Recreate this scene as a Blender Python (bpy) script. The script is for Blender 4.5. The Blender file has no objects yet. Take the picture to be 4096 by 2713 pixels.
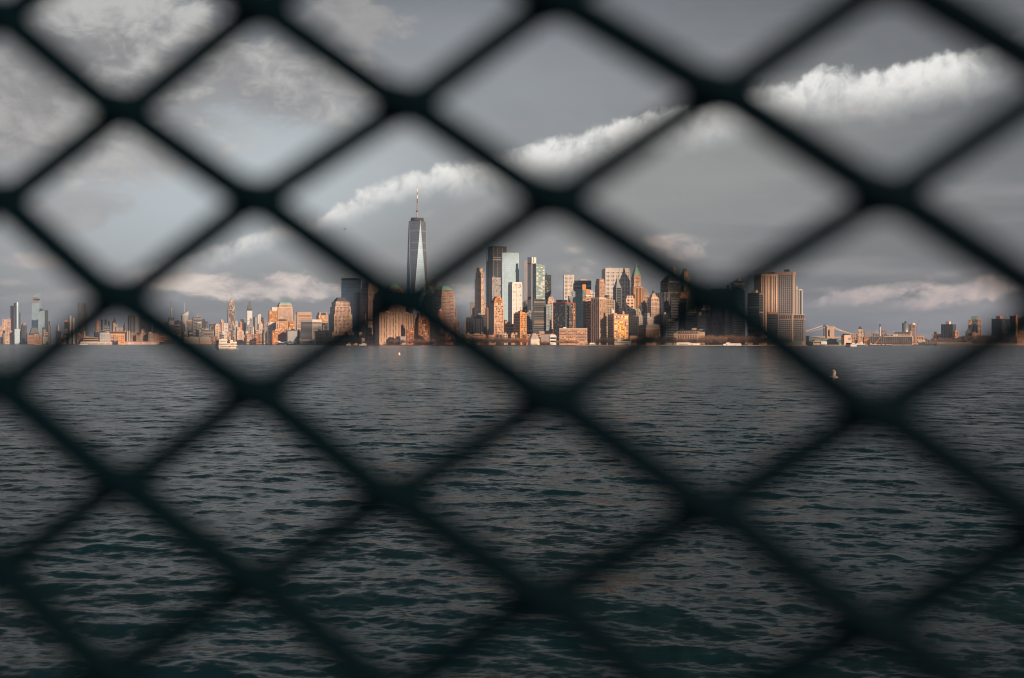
import bpy, math, random
import numpy as np
from mathutils import Vector, Matrix
random.seed(7)
sc = bpy.context.scene
COL = sc.collection
F = 4286.0          # focal length in pixels of the 4096 px wide photograph
HZ = 1375.5         # horizon row
H = 5.0             # eye height above the water
SUN_AZ = math.radians(43)   # sun: behind the camera, towards the camera's right
SUN_EL = math.radians(17)

def X(px, d): return (px - 2048.0) / F * d
def Z(py, d): return H + (HZ - py) / F * d

# ------------------------------------------------------------------ materials
class NT:
    """tiny expression layer over a node tree"""
    def __init__(s, tree): s.t = tree; s.n = tree.nodes; s.l = tree.links
    def node(s, kind, **kw):
        n = s.n.new(kind)
        for k, v in kw.items(): setattr(n, k, v)
        return n
    def put(s, sock, v):
        if isinstance(v, (int, float)): sock.default_value = v
        elif isinstance(v, (tuple, list)):
            sock.default_value = v if len(v) == len(sock.default_value) else tuple(v) + (1.0,)
        else: s.l.new(v, sock)
    def m(s, op, a, b=0.0, c=None):
        n = s.node('ShaderNodeMath', operation=op)
        s.put(n.inputs[0], a); s.put(n.inputs[1], b)
        if c is not None: s.put(n.inputs[2], c)
        return n.outputs[0]
    def vm(s, op, a, b=(0, 0, 0)):
        n = s.node('ShaderNodeVectorMath', operation=op)
        s.put(n.inputs[0], a)
        if op == 'SCALE': s.put(n.inputs[3], b)
        else: s.put(n.inputs[1], b)
        return n.outputs[0]
    def smooth(s, x, a, b, lo=0.0, hi=1.0):
        n = s.node('ShaderNodeMapRange', interpolation_type='SMOOTHSTEP')
        s.put(n.inputs[0], x); s.put(n.inputs[1], a); s.put(n.inputs[2], b); s.put(n.inputs[3], lo); s.put(n.inputs[4], hi)
        return n.outputs[0]
    def mix(s, f, a, b):
        n = s.node('ShaderNodeMix', data_type='RGBA')
        s.put(n.inputs[0], f); s.put(n.inputs[6], a); s.put(n.inputs[7], b)
        return n.outputs[2]
    def mul(s, a, b):
        n = s.node('ShaderNodeMix', data_type='RGBA', blend_type='MULTIPLY')
        n.inputs[0].default_value = 1.0
        s.put(n.inputs[6], a); s.put(n.inputs[7], b)
        return n.outputs[2]
    def noise(s, vec, scale, detail=4.0, rough=0.55, dist=0.0):
        n = s.node('ShaderNodeTexNoise')
        s.put(n.inputs['Vector'], vec); n.inputs['Scale'].default_value = scale
        n.inputs['Detail'].default_value = detail; n.inputs['Roughness'].default_value = rough
        n.inputs['Distortion'].default_value = dist
        return n
    def ramp(s, x, stops):
        n = s.node('ShaderNodeValToRGB'); e = n.color_ramp.elements
        while len(e) > 1: e.remove(e[-1])
        for i, (p, c) in enumerate(stops):
            if i: q = e.new(p)
            else: q = e[0]; q.position = p
            q.color = tuple(c) + (1.0,) if len(c) == 3 else c
        s.put(n.inputs[0], x)
        return n.outputs[0]

def new_mat(name):
    m = bpy.data.materials.new(name); m.use_nodes = True
    t = NT(m.node_tree)
    return m, t, m.node_tree.nodes['Principled BSDF']

MATS = {}
def wall(name, c, rough=0.85, var=0.22, streak=0.18, spec=0.25):
    """masonry / metal cladding: base colour with broad mottling and rain streaks, tinted a little per object"""
    m, t, p = new_mat(name)
    tc = t.node('ShaderNodeTexCoord').outputs['Object']
    oi = t.node('ShaderNodeObjectInfo').outputs['Random']
    n1 = t.noise(tc, 0.045, 5, 0.6).outputs[0]
    mp = t.node('ShaderNodeMapping'); t.put(mp.inputs[0], tc); mp.inputs[3].default_value = (0.35, 0.35, 0.02)
    n2 = t.noise(mp.outputs[0], 1.0, 3, 0.6).outputs[0]
    v = t.m('ADD', t.m('MULTIPLY', t.m('SUBTRACT', n1, 0.5), var * 2), t.m('MULTIPLY', t.m('SUBTRACT', n2, 0.5), streak * 2))
    v = t.m('ADD', v, t.m('MULTIPLY', t.m('SUBTRACT', oi, 0.5), 0.16))
    v = t.m('ADD', v, 1.0)
    hsv = t.node('ShaderNodeHueSaturation'); hsv.inputs['Color'].default_value = c + (1,)
    t.put(hsv.inputs['Value'], v)
    t.put(hsv.inputs['Hue'], t.m('ADD', 0.493, t.m('MULTIPLY', oi, 0.014)))
    t.put(p.inputs['Base Color'], hsv.outputs[0])
    p.inputs['Roughness'].default_value = rough; p.inputs['Specular IOR Level'].default_value = spec
    MATS[name] = m; return m
def glass(name, c, metal, rough, wob=0.03, spec=0.5, var=.35, slab=0.0):
    m, t, p = new_mat(name)
    tc = t.node('ShaderNodeTexCoord').outputs['Object']
    # every pane sits a hair out of plane: snap the position to panes and tilt each one
    sn = t.vm('SNAP', t.vm('ADD', tc, (1.37, 1.37, 1.37)), (3.1, 3.1, 3.9))
    wn = t.node('ShaderNodeTexWhiteNoise', noise_dimensions='3D'); t.put(wn.inputs[0], sn)
    off = t.vm('SCALE', t.vm('SUBTRACT', wn.outputs['Color'], (0.5, 0.5, 0.5)), wob)
    ge = t.node('ShaderNodeNewGeometry').outputs['Normal']
    nn = t.vm('NORMALIZE', t.vm('ADD', ge, off))
    t.put(p.inputs['Normal'], nn)
    n1 = t.noise(tc, 0.03, 4).outputs[0]
    k = t.m('ADD', t.m('MULTIPLY', wn.outputs['Value'], var), t.m('ADD', .75 - var / 2, t.m('MULTIPLY', n1, 0.5)))
    sz = t.node('ShaderNodeSeparateXYZ'); t.put(sz.inputs[0], tc)
    fl = t.m('GREATER_THAN', t.m('FRACT', t.m('DIVIDE', sz.outputs[2], 7.8)), .80)   # slab edges
    k = t.m('MULTIPLY', k, t.m('SUBTRACT', 1.0, t.m('MULTIPLY', fl, slab)))
    t.put(p.inputs['Base Color'], t.mul(c + (1,), t.vm('SCALE', (1, 1, 1), k)))
    p.inputs['Metallic'].default_value = metal; p.inputs['Roughness'].default_value = rough
    p.inputs['Specular IOR Level'].default_value = spec
    MATS[name] = m; return m
for a in [('cream', (.54, .39, .30)), ('tan', (.44, .28, .20)), ('pink', (.40, .275, .22)), ('pinkgrey', (.29, .262, .255)), ('white', (.56, .53, .51)), ('brown', (.27, .155, .10)),
          ('brick', (.33, .14, .075)), ('orange', (.50, .23, .09)), ('gold', (.58, .29, .09)), ('grey', (.30, .285, .28)), ('midgrey', (.17, .17, .17)),
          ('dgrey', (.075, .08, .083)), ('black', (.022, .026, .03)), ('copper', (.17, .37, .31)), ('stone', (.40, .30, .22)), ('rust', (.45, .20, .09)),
          ('red', (.42, .06, .03)), ('steel', (.10, .105, .11)), ('paint_white', (.62, .60, .58)), ('seawall', (.27, .20, .145)), ('bluegrey', (.20, .23, .25)),
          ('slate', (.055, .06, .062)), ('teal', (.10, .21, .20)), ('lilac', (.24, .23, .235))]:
    wall(*a)
wall('plain_white', (.58, .585, .58), 0.6, 0.03, 0.05); wall('plain_black', (.012, .016, .018), 0.5, 0.05, 0.05); wall('plain_red', (.55, .05, .02), .6, .05, .05)
glass('glass_dark', (.018, .022, .026), 0.0, 0.12, 0.02)
glass('glass_blind', (.34, .29, .25), 0.0, 0.3, 0.02)
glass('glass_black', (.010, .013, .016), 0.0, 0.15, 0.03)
glass('glass_grey', (.20, .215, .23), 0.4, 0.42, .02, .4, .25)
glass('glass_blue', (.24, .32, .38), 0.5, 0.4, .015, .5, .15)
glass('glass_teal', (.09, .165, .175), 0.2, 0.5, .02, .4, .4, .25)
glass('glass_pale', (.28, .42, .52), 0.3, 0.45, .012, .5, .12, .10)
glass('tower_facet_lit', (.22, .35, .48), .15, .5, .012, .3, .14, .22)  # upright facets: bright sun and sky reflection put into the colour
glass('tower_facet_shaded', (.12, .165, .22), .3, .45, .02, .3, .2, .3)  # inverted facets: the same glass coloured darker, as if shaded
glass('glass_round', (.46, .58, .60), .9, .55, .004, .5, .08, .25)
glass('glass_sun_gold', (.85, .45, .12), 0.6, 0.3)  # golden sun reflection put into the glass colour
glass('glass_sun_warm', (.40, .24, .13), 0.5, 0.25)  # warm sun reflection put into the glass colour
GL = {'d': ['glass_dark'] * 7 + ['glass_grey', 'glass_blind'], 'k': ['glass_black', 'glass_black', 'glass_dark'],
      'g': ['glass_grey', 'glass_grey', 'glass_grey', 'glass_grey', 'glass_grey', 'glass_dark'], 'b': ['glass_blue', 'glass_blue', 'glass_grey'], 't': ['glass_teal', 'glass_teal', 'glass_grey'],
      'm': ['glass_pale'], 'o': ['glass_sun_gold', 'glass_sun_gold', 'glass_sun_warm', 'glass_dark'],
      'w': ['glass_dark'] * 6 + ['glass_sun_warm', 'glass_blind'], 'l': ['glass_dark'] * 5 + ['glass_blind', 'glass_sun_gold', 'glass_sun_warm'], 'q': ['glass_dark', 'glass_dark', 'glass_black']}

# ------------------------------------------------------------------ mesh builder
class MB:
    def __init__(s): s.v = []; s.f = []; s.mi = []; s.mats = []
    def slot(s, mat):
        if mat not in s.mats: s.mats.append(mat)
        return s.mats.index(mat)
    def face(s, pts, mat):
        k = len(s.v); s.v.extend(pts); s.f.append(tuple(range(k, k + len(pts)))); s.mi.append(s.slot(mat))
    def hexa(s, b, t, mat):
        """b, t: four bottom and four top points, counter-clockwise from above"""
        k = len(s.v); s.v.extend(list(b) + list(t)); q = s.slot(mat)
        for f in ((3, 2, 1, 0), (4, 5, 6, 7), (0, 1, 5, 4), (1, 2, 6, 5), (2, 3, 7, 6), (3, 0, 4, 7)):
            s.f.append(tuple(k + i for i in f)); s.mi.append(q)
    def box(s, x0, x1, y0, y1, z0, z1, mat):
        s.hexa([(x0, y0, z0), (x1, y0, z0), (x1, y1, z0), (x0, y1, z0)], [(x0, y0, z1), (x1, y0, z1), (x1, y1, z1), (x0, y1, z1)], mat)
    def taper(s, r0, z0, r1, z1, mat):
        a, b, c, d = r0; e, f, g, h = r1
        s.hexa([(a, c, z0), (b, c, z0), (b, d, z0), (a, d, z0)], [(e, g, z1), (f, g, z1), (f, h, z1), (e, h, z1)], mat)
    def lathe(s, cx, cy, prof, mat, n=20, a0=0.0):
        k = len(s.v); q = s.slot(mat)
        for r, z in prof:
            for i in range(n):
                a = a0 + 2 * math.pi * i / n
                s.v.append((cx + r * math.cos(a), cy + r * math.sin(a), z))
        for j in range(len(prof) - 1):
            for i in range(n):
                i2 = (i + 1) % n
                s.f.append((k + j * n + i, k + j * n + i2, k + (j + 1) * n + i2, k + (j + 1) * n + i)); s.mi.append(q)
        s.f.append(tuple(k + (len(prof) - 1) * n + i for i in range(n))); s.mi.append(q)
        s.f.append(tuple(k + i for i in reversed(range(n)))); s.mi.append(q)
    def tube(s, pts, r, mat, n=6, r1=None):
        k = len(s.v); q = s.slot(mat); pts = [Vector(p) for p in pts]; N = len(pts)
        ref = Vector((0.123, 0.9, 0.37)).normalized()
        for i, p in enumerate(pts):
            d = (pts[min(i + 1, N - 1)] - pts[max(i - 1, 0)]).normalized()
            a = d.cross(ref)
            if a.length < 0.1: a = d.cross(Vector((1, 0, 0)))
            a.normalize(); b = d.cross(a)
            rr = r if r1 is None else r + (r1 - r) * i / max(N - 1, 1)
            if isinstance(rr, (list, tuple)): rr = rr[i]
            for j in range(n):
                t = 2 * math.pi * j / n
                s.v.append(tuple(p + a * (rr * math.cos(t)) + b * (rr * math.sin(t))))
        for i in range(N - 1):
            for j in range(n):
                j2 = (j + 1) % n
                s.f.append((k + i * n + j, k + i * n + j2, k + (i + 1) * n + j2, k + (i + 1) * n + j)); s.mi.append(q)
        s.f.append(tuple(k + j for j in range(n))); s.mi.append(q)
        s.f.append(tuple(k + (N - 1) * n + j for j in reversed(range(n)))); s.mi.append(q)
    def build(s, name, parent=None, loc=None, rot=0.0, smooth=False, kind=None):
        me = bpy.data.meshes.new(name); me.from_pydata(s.v, [], s.f)
        for m in s.mats: me.materials.append(MATS[m])
        me.polygons.foreach_set('material_index', s.mi)
        if smooth: me.polygons.foreach_set('use_smooth', [True] * len(s.f))
        me.update()
        o = bpy.data.objects.new(name, me); COL.objects.link(o)
        if parent: o.parent = parent
        if loc is not None: o.location = loc; o.rotation_euler = (0, 0, rot)
        if kind: o['kind'] = kind
        return o
def tag(o, label, cat, grp=None):
    o['label'] = label; o['category'] = cat
    if grp: o['group'] = grp
    return o
def root(name, label, cat, loc, rot=0.0, grp=None):
    o = bpy.data.objects.new(name, None); o.empty_display_size = 1.0; COL.objects.link(o)
    o.location = loc; o.rotation_euler = (0, 0, rot)
    return tag(o, label, cat, grp)
def copy_tree(o, parent=None):
    c = o.copy(); COL.objects.link(c); c.parent = parent
    for ch in list(o.children): copy_tree(ch, c)
    return c

# ------------------------------------------------------------------ buildings
# facade patterns: cell width, cell height, glazed share of width, of height (None = continuous)
STY = {'p': (4.6, 4.6, .6, .62), 'pl': (6.5, 5.2, .6, .6), 'ps': (4.0, 4.4, .56, .6), 'r': (None, 4.4, 1, .5), 'rl': (None, 7.5, 1, .5), 'v': (4.6, None, .5, 1),
       'vl': (8, None, .5, 1), 'c': (6.5, 4.6, .95, .86), 'cv': (3.6, 14, .82, .96), 'f': (9, 9, .5, .5), 'fr': (None, 11, 1, .5), 'fv': (9, None, .5, 1),
       'x': (5.2, 4.2, .72, .5), 'vp': (5.5, 4.2, .42, .78), 'n': None}
def facade(mb, org, du, nrm, width, z0, z1, sty, gl):
    st = STY[sty]
    if st is None or width < 3 or z1 - z0 < 3: return
    cw, ch, fw, fh = st; mats = GL[gl]
    mg = min(1.6, width * .05); w = width - 2 * mg; h = z1 - z0 - 2.0
    if h < 2: return
    nc = 1 if cw is None else max(1, round(w / cw)); nr = 1 if ch is None else max(1, round(h / ch))
    while nc * nr > 3200: nc = max(1, int(nc * .85)); nr = max(1, int(nr * .85))
    cw = w / nc; ch = h / nr; o = Vector(org) + Vector(nrm) * 0.22; du = Vector(du)
    col_mat = [random.choice(mats) for _ in range(nc)]
    for r in range(nr):
        za = z0 + 1.0 + r * ch + ch * (1 - fh) / 2; zb = za + ch * fh
        rm = random.choice(mats)
        c = 0
        while c < nc:
            run = nc if nc == 1 else 1
            a = o + du * (mg + c * cw + cw * (1 - fw) / 2); b = a + du * (cw * fw)
            mt = col_mat[c] if nr == 1 else (rm if nc == 1 else random.choice(mats))
            mb.face([(a.x, a.y, za), (b.x, b.y, za), (b.x, b.y, zb), (a.x, a.y, zb)], mt)
            c += run

def frame(x0, xc, x1, D, phi=None):
    """corner position, yaw, right-face length and left-face length of a box that shows x0..xc..x1 at depth D"""
    t0, tc, t1 = [(q - 2048.0) / F for q in (x0, xc, x1)]
    wl, wr = max(xc - x0, 0.0), max(x1 - xc, 0.0)
    b0 = -math.atan(tc)
    if phi is None:
        if wl < 0.5: phi = 0.0
        elif wr < 0.5: phi = math.pi / 2
        else: phi = min(max(math.atan2(wl, wr), math.radians(9)), math.radians(81))
    be = b0 + phi; cx, cy = tc * D, D
    if wr >= 0.5: b = (t1 * cy - cx) / (math.cos(be) - t1 * math.sin(be))
    else: b = None
    if wl >= 0.5: a = (cx - t0 * cy) / (math.sin(be) + t0 * math.cos(be))
    else: a = None
    if a is None: a = b * 0.8
    if b is None: b = a * 0.8
    return cx, cy, be, min(b, 400), min(a, 400)

def B(name, cat, label, x0, xc, x1, y, D, wm, sty='p', gl='d', t=(), ex=(), grp=None, bk=1, cor=None, lst=None, lwm=None, phi=None, lgl=None):
    cx, cy, be, b, a = frame(x0, xc, x1, D, phi)
    o = root(name, label, cat, (cx, cy, 1.0), be, grp)
    zz = lambda py: Z(py, D) - 1.0
    body = MB(); win = MB(); trim = MB()
    z0 = 0.0; rect = (0, b, 0, a)
    tiers = [(y, (0, 1, 0, 1))] + [(q[0], (q[1], 1 - q[1], q[1], 1 - q[1]) if not isinstance(q[1], (tuple, list)) else q[1]) for q in t]
    lst = lst or sty
    for py, (u0, u1, v0, v1) in tiers:
        z1 = zz(py); rect = (u0 * b, u1 * b, v0 * a, v1 * a)
        zb = z0 if z0 == 0 else z0 - 0.5
        body.box(rect[0], rect[1], rect[2], rect[3], zb, z1, wm)
        if lwm: body.mi[-1] = body.slot(lwm)
        zs = max(z0, 5.0) if z0 == 0 else z0
        facade(win, (rect[0], rect[2], 0), (1, 0, 0), (0, -1, 0), rect[1] - rect[0], zs, z1, sty, gl)
        facade(win, (rect[0], rect[3], 0), (0, -1, 0), (-1, 0, 0), rect[3] - rect[2], zs, z1, lst, lgl or gl)
        facade(win, (rect[1], rect[2], 0), (0, 1, 0), (1, 0, 0), rect[3] - rect[2], zs, z1, sty, gl)
        if cor:
            trim.box(rect[0] - .7, rect[1] + .7, rect[2] - .7, rect[3] + .7, z1 - 2.2, z1 + .35, cor)
        z0 = z1
    body.build('wall', o)
    if win.f: win.build('window', o, kind='stuff')
    if trim.f: trim.build('cornice', o)
    u0, u1, v0, v1 = rect
    W = u1 - u0; L = v1 - v0; zc = z0
    R = lambda q: (u0 + q[0] * W, u0 + q[1] * W, v0 + q[2] * L, v0 + q[3] * L)
    def I(k): return (u0 + k * W, u1 - k * W, v0 + k * L, v1 - k * L)
    for e in ex:
        k = e[0]; mb = MB()
        if k == 'pyr':
            mb.taper(I(e[1]), zc - .3, I(0.497), zz(e[2]), e[3]); zc = zz(e[2]) if len(e) > 5 else zc; mb.build(e[4], o)
        elif k == 'fru':
            mb.taper(I(e[1]), zc - .3, I(e[2]), zz(e[3]), e[4]); zc = zz(e[3]); mb.build(e[5], o)
        elif k == 'dome':
            r = min(W, L) * e[1]; h = zz(e[2]) - zc; n = 8
            mb.lathe((u0 + u1) / 2, (v0 + v1) / 2, [(r * math.cos(i / n * 1.54), zc - .3 + h * math.sin(i / n * 1.54)) for i in range(n + 1)], e[3], 28)
            mb.build(e[4], o, smooth=False); zc = zc + h
        elif k == 'box':
            q = R(e[1]); mb.box(q[0], q[1], q[2], q[3], zc - .3, zz(e[2]), e[3]); mb.build(e[4], o)
        elif k == 'bb':
            q = R(e[1]); mb.box(q[0], q[1], q[2], q[3], zz(e[2]), zz(e[3]), e[4]); mb.build(e[5], o)
        elif k == 'cyl':
            mb.lathe(u0 + e[1][0] * W, v0 + e[1][1] * L, [(e[2], zc - .3), (e[2], zz(e[3]))], e[4], 20); mb.build(e[5], o); zc = zz(e[3]) if len(e) > 6 else zc
        elif k == 'cone':
            mb.lathe(u0 + e[1][0] * W, v0 + e[1][1] * L, [(e[2], zc - .3), (e[2] * .08, zz(e[3]))], e[4], 16); mb.build(e[5], o); zc = zz(e[3])
        elif k == 'mast':
            r = e[3]; mb.tube([(u0 + e[1][0] * W, v0 + e[1][1] * L, zc - 2), (u0 + e[1][0] * W, v0 + e[1][1] * L, zz(e[2]))], r, e[4], 6, r * .35); mb.build('mast', o)
        elif k == 'tank':   # wooden roof water tank on legs
            cx_, cy_ = u0 + e[1][0] * W, v0 + e[1][1] * L; r = e[2]; legs = []
            for sx in (-1, 1):
                for sy in (-1, 1):
                    lg = MB(); lg.box(cx_ + sx * r * .6 - .2, cx_ + sx * r * .6 + .2, cy_ + sy * r * .6 - .2, cy_ + sy * r * .6 + .2, zc - .2, zc + r * 1.2, 'steel'); legs.append(lg)
            mb.lathe(cx_, cy_, [(r, zc + r * 1.2), (r, zc + r * 3.2), (0.1, zc + r * 4)], e[3] if len(e) > 3 else 'stone', 14); tk = mb.build('water_tank', o)
            for lg in legs: lg.build('tank_leg', tk)
        elif k == 'slant':  # roof cut at a slope: z at left edge, z at right edge
            za, zb = zz(e[1]), zz(e[2])
            mb.hexa([(u0, v0, zc - .3), (u1, v0, zc - .3), (u1, v1, zc - .3), (u0, v1, zc - .3)], [(u0, v0, za), (u1, v0, zb), (u1, v1, zb), (u0, v1, za)], e[3]); mb.build(e[4], o)
        elif k == 'band':   # proud belt between two heights round the lowest tier
            mb.box(-.5, b + .5, -.5, a + .5, zz(e[1]), zz(e[2]), e[3]); mb.build(e[4], o)
        elif k == 'fins':   # vertical piers standing proud of the two visible faces
            n1 = max(2, round(b / e[1])); n2 = max(2, round(a / e[1])); zt = zz(e[2]); zl = zz(e[3]) if len(e) > 5 else 4.0
            for i in range(n1 + 1): mb.box(b * i / n1 - e[4][0] / 2, b * i / n1 + e[4][0] / 2, -.9, .05, zl, zt, e[4][1])
            for i in range(1, n2 + 1): mb.box(-.9, .05, a * i / n2 - e[4][0] / 2, a * i / n2 + e[4][0] / 2, zl, zt, e[4][1])
            mb.build('pier', o, kind='stuff')
        elif k == 'rings':  # proud horizontal bands every e[1] metres
            zt = zz(e[2]); z = 6.0
            while z < zt: mb.box(-.6, b + .6, -.6, a + .6, z, z + e[3], e[4]); z += e[1]
            mb.build('floor_band', o, kind='stuff')
        elif k == 'crane':  # tower crane standing on the roof: lattice jib raised
            q = (u0 + e[1][0] * W, v0 + e[1][1] * L); zt = zz(e[2][1]); dx = (e[2][0] - e[3]) / F * D
            mb.tube([(q[0], q[1], zc - 1), (q[0], q[1], zc + 10)], 1.0, e[4], 4); mb.tube([(q[0], q[1], zc + 9), (q[0] + dx, q[1], zt)], .8, e[4], 4); mb.build('roof_crane', o)
        elif k == 'lattice':
            q = R(e[1]); zt = zz(e[2]); n = 4
            for i in range(n + 1):
                for yy in (q[2], q[3]):
                    xx = q[0] + (q[1] - q[0]) * i / n; mb.box(xx - .35, xx + .35, yy - .35, yy + .35, zc - .3, zt, e[3])
            for i in range(1, 5):
                z = zc + (zt - zc) * i / 4
                for yy in (q[2], q[3]): mb.box(q[0], q[1], yy - .3, yy + .3, z - .7, z, e[3])
                for xx in (q[0], q[1]): mb.box(xx - .3, xx + .3, q[2], q[3], z - .7, z, e[3])
            mb.build(e[4], o)
    if bk and not any(e[0] in ('pyr', 'dome', 'fru', 'slant', 'cone') for e in ex) and W > 8 and L > 8:
        for i in range(bk):
            uu = random.uniform(.12, .5); vv = random.uniform(.15, .5); s1 = random.uniform(.18, .38); s2 = random.uniform(.2, .4)
            mb = MB(); h = random.uniform(3.5, 7)
            mb.box(u0 + uu * W, u0 + (uu + s1) * W, v0 + vv * L, v0 + (vv + s2) * L, z0 - .3, z0 + h, random.choice([wm, 'midgrey', 'stone']))
            mb.build('bulkhead', o)
    return o
# ================================================================== far skyline, upper west side of the view
OT, AP, GT = 'office tower', 'apartment block', 'glass tower'
def far_west():
    B('apartment_tower', 'tower', 'short peach block at the very edge of the hazy far skyline', 0, 0, 8, 1304, 7600, 'tan', 'f')
    B('apartment_tower', 'tower', 'cream slab beside the three-lobed dark towers, its top step on the west', 10, 10, 25, 1279, 7700, 'cream', 'f')
    B('apartment_tower', 'tower', 'pink-cream slab touching the three-lobed dark tower', 25, 25, 43, 1277, 7750, 'pink', 'f')
    # three-lobed dark tower
    o = root('glass_tower', 'dark glass tower of three rounded vertical lobes in the far west skyline', 'tower', (X(52, 7900), 7900, 1))
    for i, px in enumerate((46, 52, 58)):
        mb = MB(); mb.lathe((px - 52) / F * 7900, 0, [(7.5, 0), (7.5, Z(1224 + i, 7900))], 'glass_black' if i < 2 else 'slate', 14); mb.build('lobe', o, smooth=False)
    o = root('glass_tower', 'tall round-topped tower, half dark and half silver, behind the three-lobed tower', 'tower', (X(65, 8000), 8000, 1))
    for px, m, yy in ((60.5, 'glass_black', 1212), (69.5, 'glass_pale', 1208)):
        mb = MB(); zt = Z(yy, 8000); mb.lathe((px - 65) / F * 8000, 0, [(9.5, 0), (9.5, zt - 22), (9, zt - 10), (7.4, zt - 3), (4, zt)], m, 16); mb.build('lobe', o)
    B('office_tower', OT, 'thin dark slab standing just east of the round-topped silver tower', 76, 76, 82, 1251, 7700, 'slate', 'n', bk=0)
    B('apartment_block', AP, 'brownish block with a dark rooftop frame below the cream slabs', 15, 20, 48, 1323, 6950, 'stone', 'f', ex=(('lattice', (.2, .9, .2, .8), 1314, 'steel', 'roof_frame'),), bk=0)
    B('glass_block', 'glass block', 'low block with a glittering sunlit glass front by the west waterfront', 58, 58, 80, 1316, 6900, 'bluegrey', 'c', 'm')
    B('office_tower', OT, 'charcoal tower with vertical ribs and a small stepped crown, west of the angular silver pair', 84, 90, 108, 1302, 7100, 'dgrey', 'fv', 'd', ex=(('box', (.15, .85, .1, .9), 1297, 'midgrey', 'roof_step'), ('box', (.3, .7, .25, .75), 1292, 'rust', 'crown')), bk=0)
    # the angular pair
    o = root('observation_tower', 'tallest silver tower of the angular pair, slanted top and a triangular sky deck jutting out', 'tower', (X(142, 8000), 8000, 1))
    D = 8000; s = D / F
    def P(px): return (px - 142) * s
    mb = MB(); z = lambda y: Z(y, D) - 1
    mb.hexa([(P(129), 0, 0), (P(162), -12, 0), (P(162), 45, 0), (P(129), 45, 0)], [(P(129), 4, z(1186)), (P(154), 0, z(1171)), (P(154), 36, z(1171)), (P(130), 40, z(1186))], 'glass_pale'); mb.build('shaft', o)
    mb = MB(); mb.hexa([(P(129), -14, 0), (P(163), -14, 0), (P(163), 2, 0), (P(129), 2, 0)], [(P(129), -6, z(1214)), (P(159), -6, z(1212)), (P(159), 2, z(1212)), (P(129), 2, z(1214))], 'glass_pale'); mb.build('lower_front', o)
    mb = MB(); mb.hexa([(P(136), -9, z(1197.4)), (P(169), -30, z(1197)), (P(160), 10, z(1197)), (P(140), 10, z(1197.4))], [(P(136), -9, z(1195.4)), (P(169), -30, z(1195.2)), (P(160), 10, z(1195.2)), (P(140), 10, z(1195.4))], 'bluegrey'); mb.build('sky_deck', o)
    mb = MB()
    for i in range(7): yy = 1190 + i * 4.2; mb.box(P(130.5), P(155), -4.4, -3, z(yy), z(yy - 1.2), 'pink')
    mb.build('floor_line', o, kind='stuff')
    o = root('glass_tower', 'shorter silver tower of the angular pair with a dark triangular notch at its top', 'tower', (X(167, 7800), 7800, 1))
    D = 7800; s = D / F
    def P(px): return (px - 167) * s
    z = lambda y: Z(y, D) - 1
    mb = MB(); mb.hexa([(P(152), -10, 0), (P(181.5), -10, 0), (P(182), 40, 0), (P(153), 40, 0)], [(P(156), -8, z(1248)), (P(180.5), -8, z(1241)), (P(181), 30, z(1241)), (P(158), 30, z(1248))], 'glass_pale'); mb.build('shaft', o)
    mb = MB(); mb.hexa([(P(157), -7, z(1249)), (P(180), -7, z(1242)), (P(180), 24, z(1242)), (P(158), 24, z(1249))], [(P(158.6), 0, z(1234)), (P(162), 0, z(1236)), (P(162), 20, z(1236)), (P(159), 20, z(1234))], 'slate'); mb.build('roof_notch', o)
    mb = MB(); mb.box(P(181.6), P(183.4), -10, 40, 0, z(1241), 'slate'); mb.build('side_wall', o)
    B('steel_framed_hall', 'industrial hall', 'dark tapering steel-framed hall at the foot of the angular silver pair', 116, 120, 157, 1334, 6900, 'slate', 'f', 'k', ex=(('fru', .02, .22, 1311, 'steel', 'steel_roof'),))
    B('warehouse', 'warehouse', 'brown multi-storey warehouse with a window grid below the angular silver pair', 112, 112, 168, 1341, 6750, 'brown', 'f', 'w')
    B('office_tower', OT, 'dark grey mid-height tower just east of the angular silver pair', 168, 168, 188, 1310, 7300, 'dgrey', 'fv')
    B('office_tower', OT, 'grey tower with a narrow top, second tower east of the angular silver pair', 189, 193, 204, 1302, 7400, 'midgrey', 'fv', t=((1285, .15),))
    B('office_tower', OT, 'dark block with a glowing orange top, west of the grey glass tower', 257, 257, 273, 1287, 7300, 'slate', 'fr', ex=(('box', (0, 1, .0, .5), 1282, 'orange', 'roof_storey'),), bk=0)
    B('glass_tower', GT, 'grey glass tower with a small roof box, beside the orange-topped dark block', 274, 278, 299, 1270, 7300, 'grey', 'fv', 'g', ex=(('box', (0, .45, .1, .9), 1263, 'grey', 'roof_box'),), bk=0)
    o = root('glass_tower', 'tall pale glass slab flaring wider towards its base, far west skyline', 'tower', (X(327, 7400), 7400, 1))
    D = 7400; s = D / F; z = lambda y: Z(y, D) - 1
    mb = MB(); q = lambda px: (px - 327) * s
    mb.hexa([(q(311), 0, 0), (q(346), 0, 0), (q(346), 50, 0), (q(311), 50, 0)], [(q(313), 0, z(1213)), (q(338), 0, z(1213)), (q(338), 40, z(1213)), (q(313), 40, z(1213))], 'glass_grey'); mb.build('shaft', o)
    for px0, px1 in ((311, 313), (346, 338.5)):
        mb = MB(); mb.tube([(q(px0), -2, 0), (q(px1), -2, z(1212.5))], 1.6, 'slate', 4); mb.build('edge_fin', o)
    B('apartment_tower', 'tower', 'cream tower with a sunlit west face, alone before the pyramid-roofed tower', 381, 383, 400, 1283, 7200, 'pink', 'f')
    B('office_tower', OT, 'thin dark slab, westmost of three west of the pyramid roof', 403, 403, 411, 1279, 7500, 'slate', 'fv', bk=0)
    B('office_tower', OT, 'thin dark slab, middle one of three west of the pyramid roof', 418, 418, 427, 1279, 7500, 'slate', 'fv', bk=0)
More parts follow.
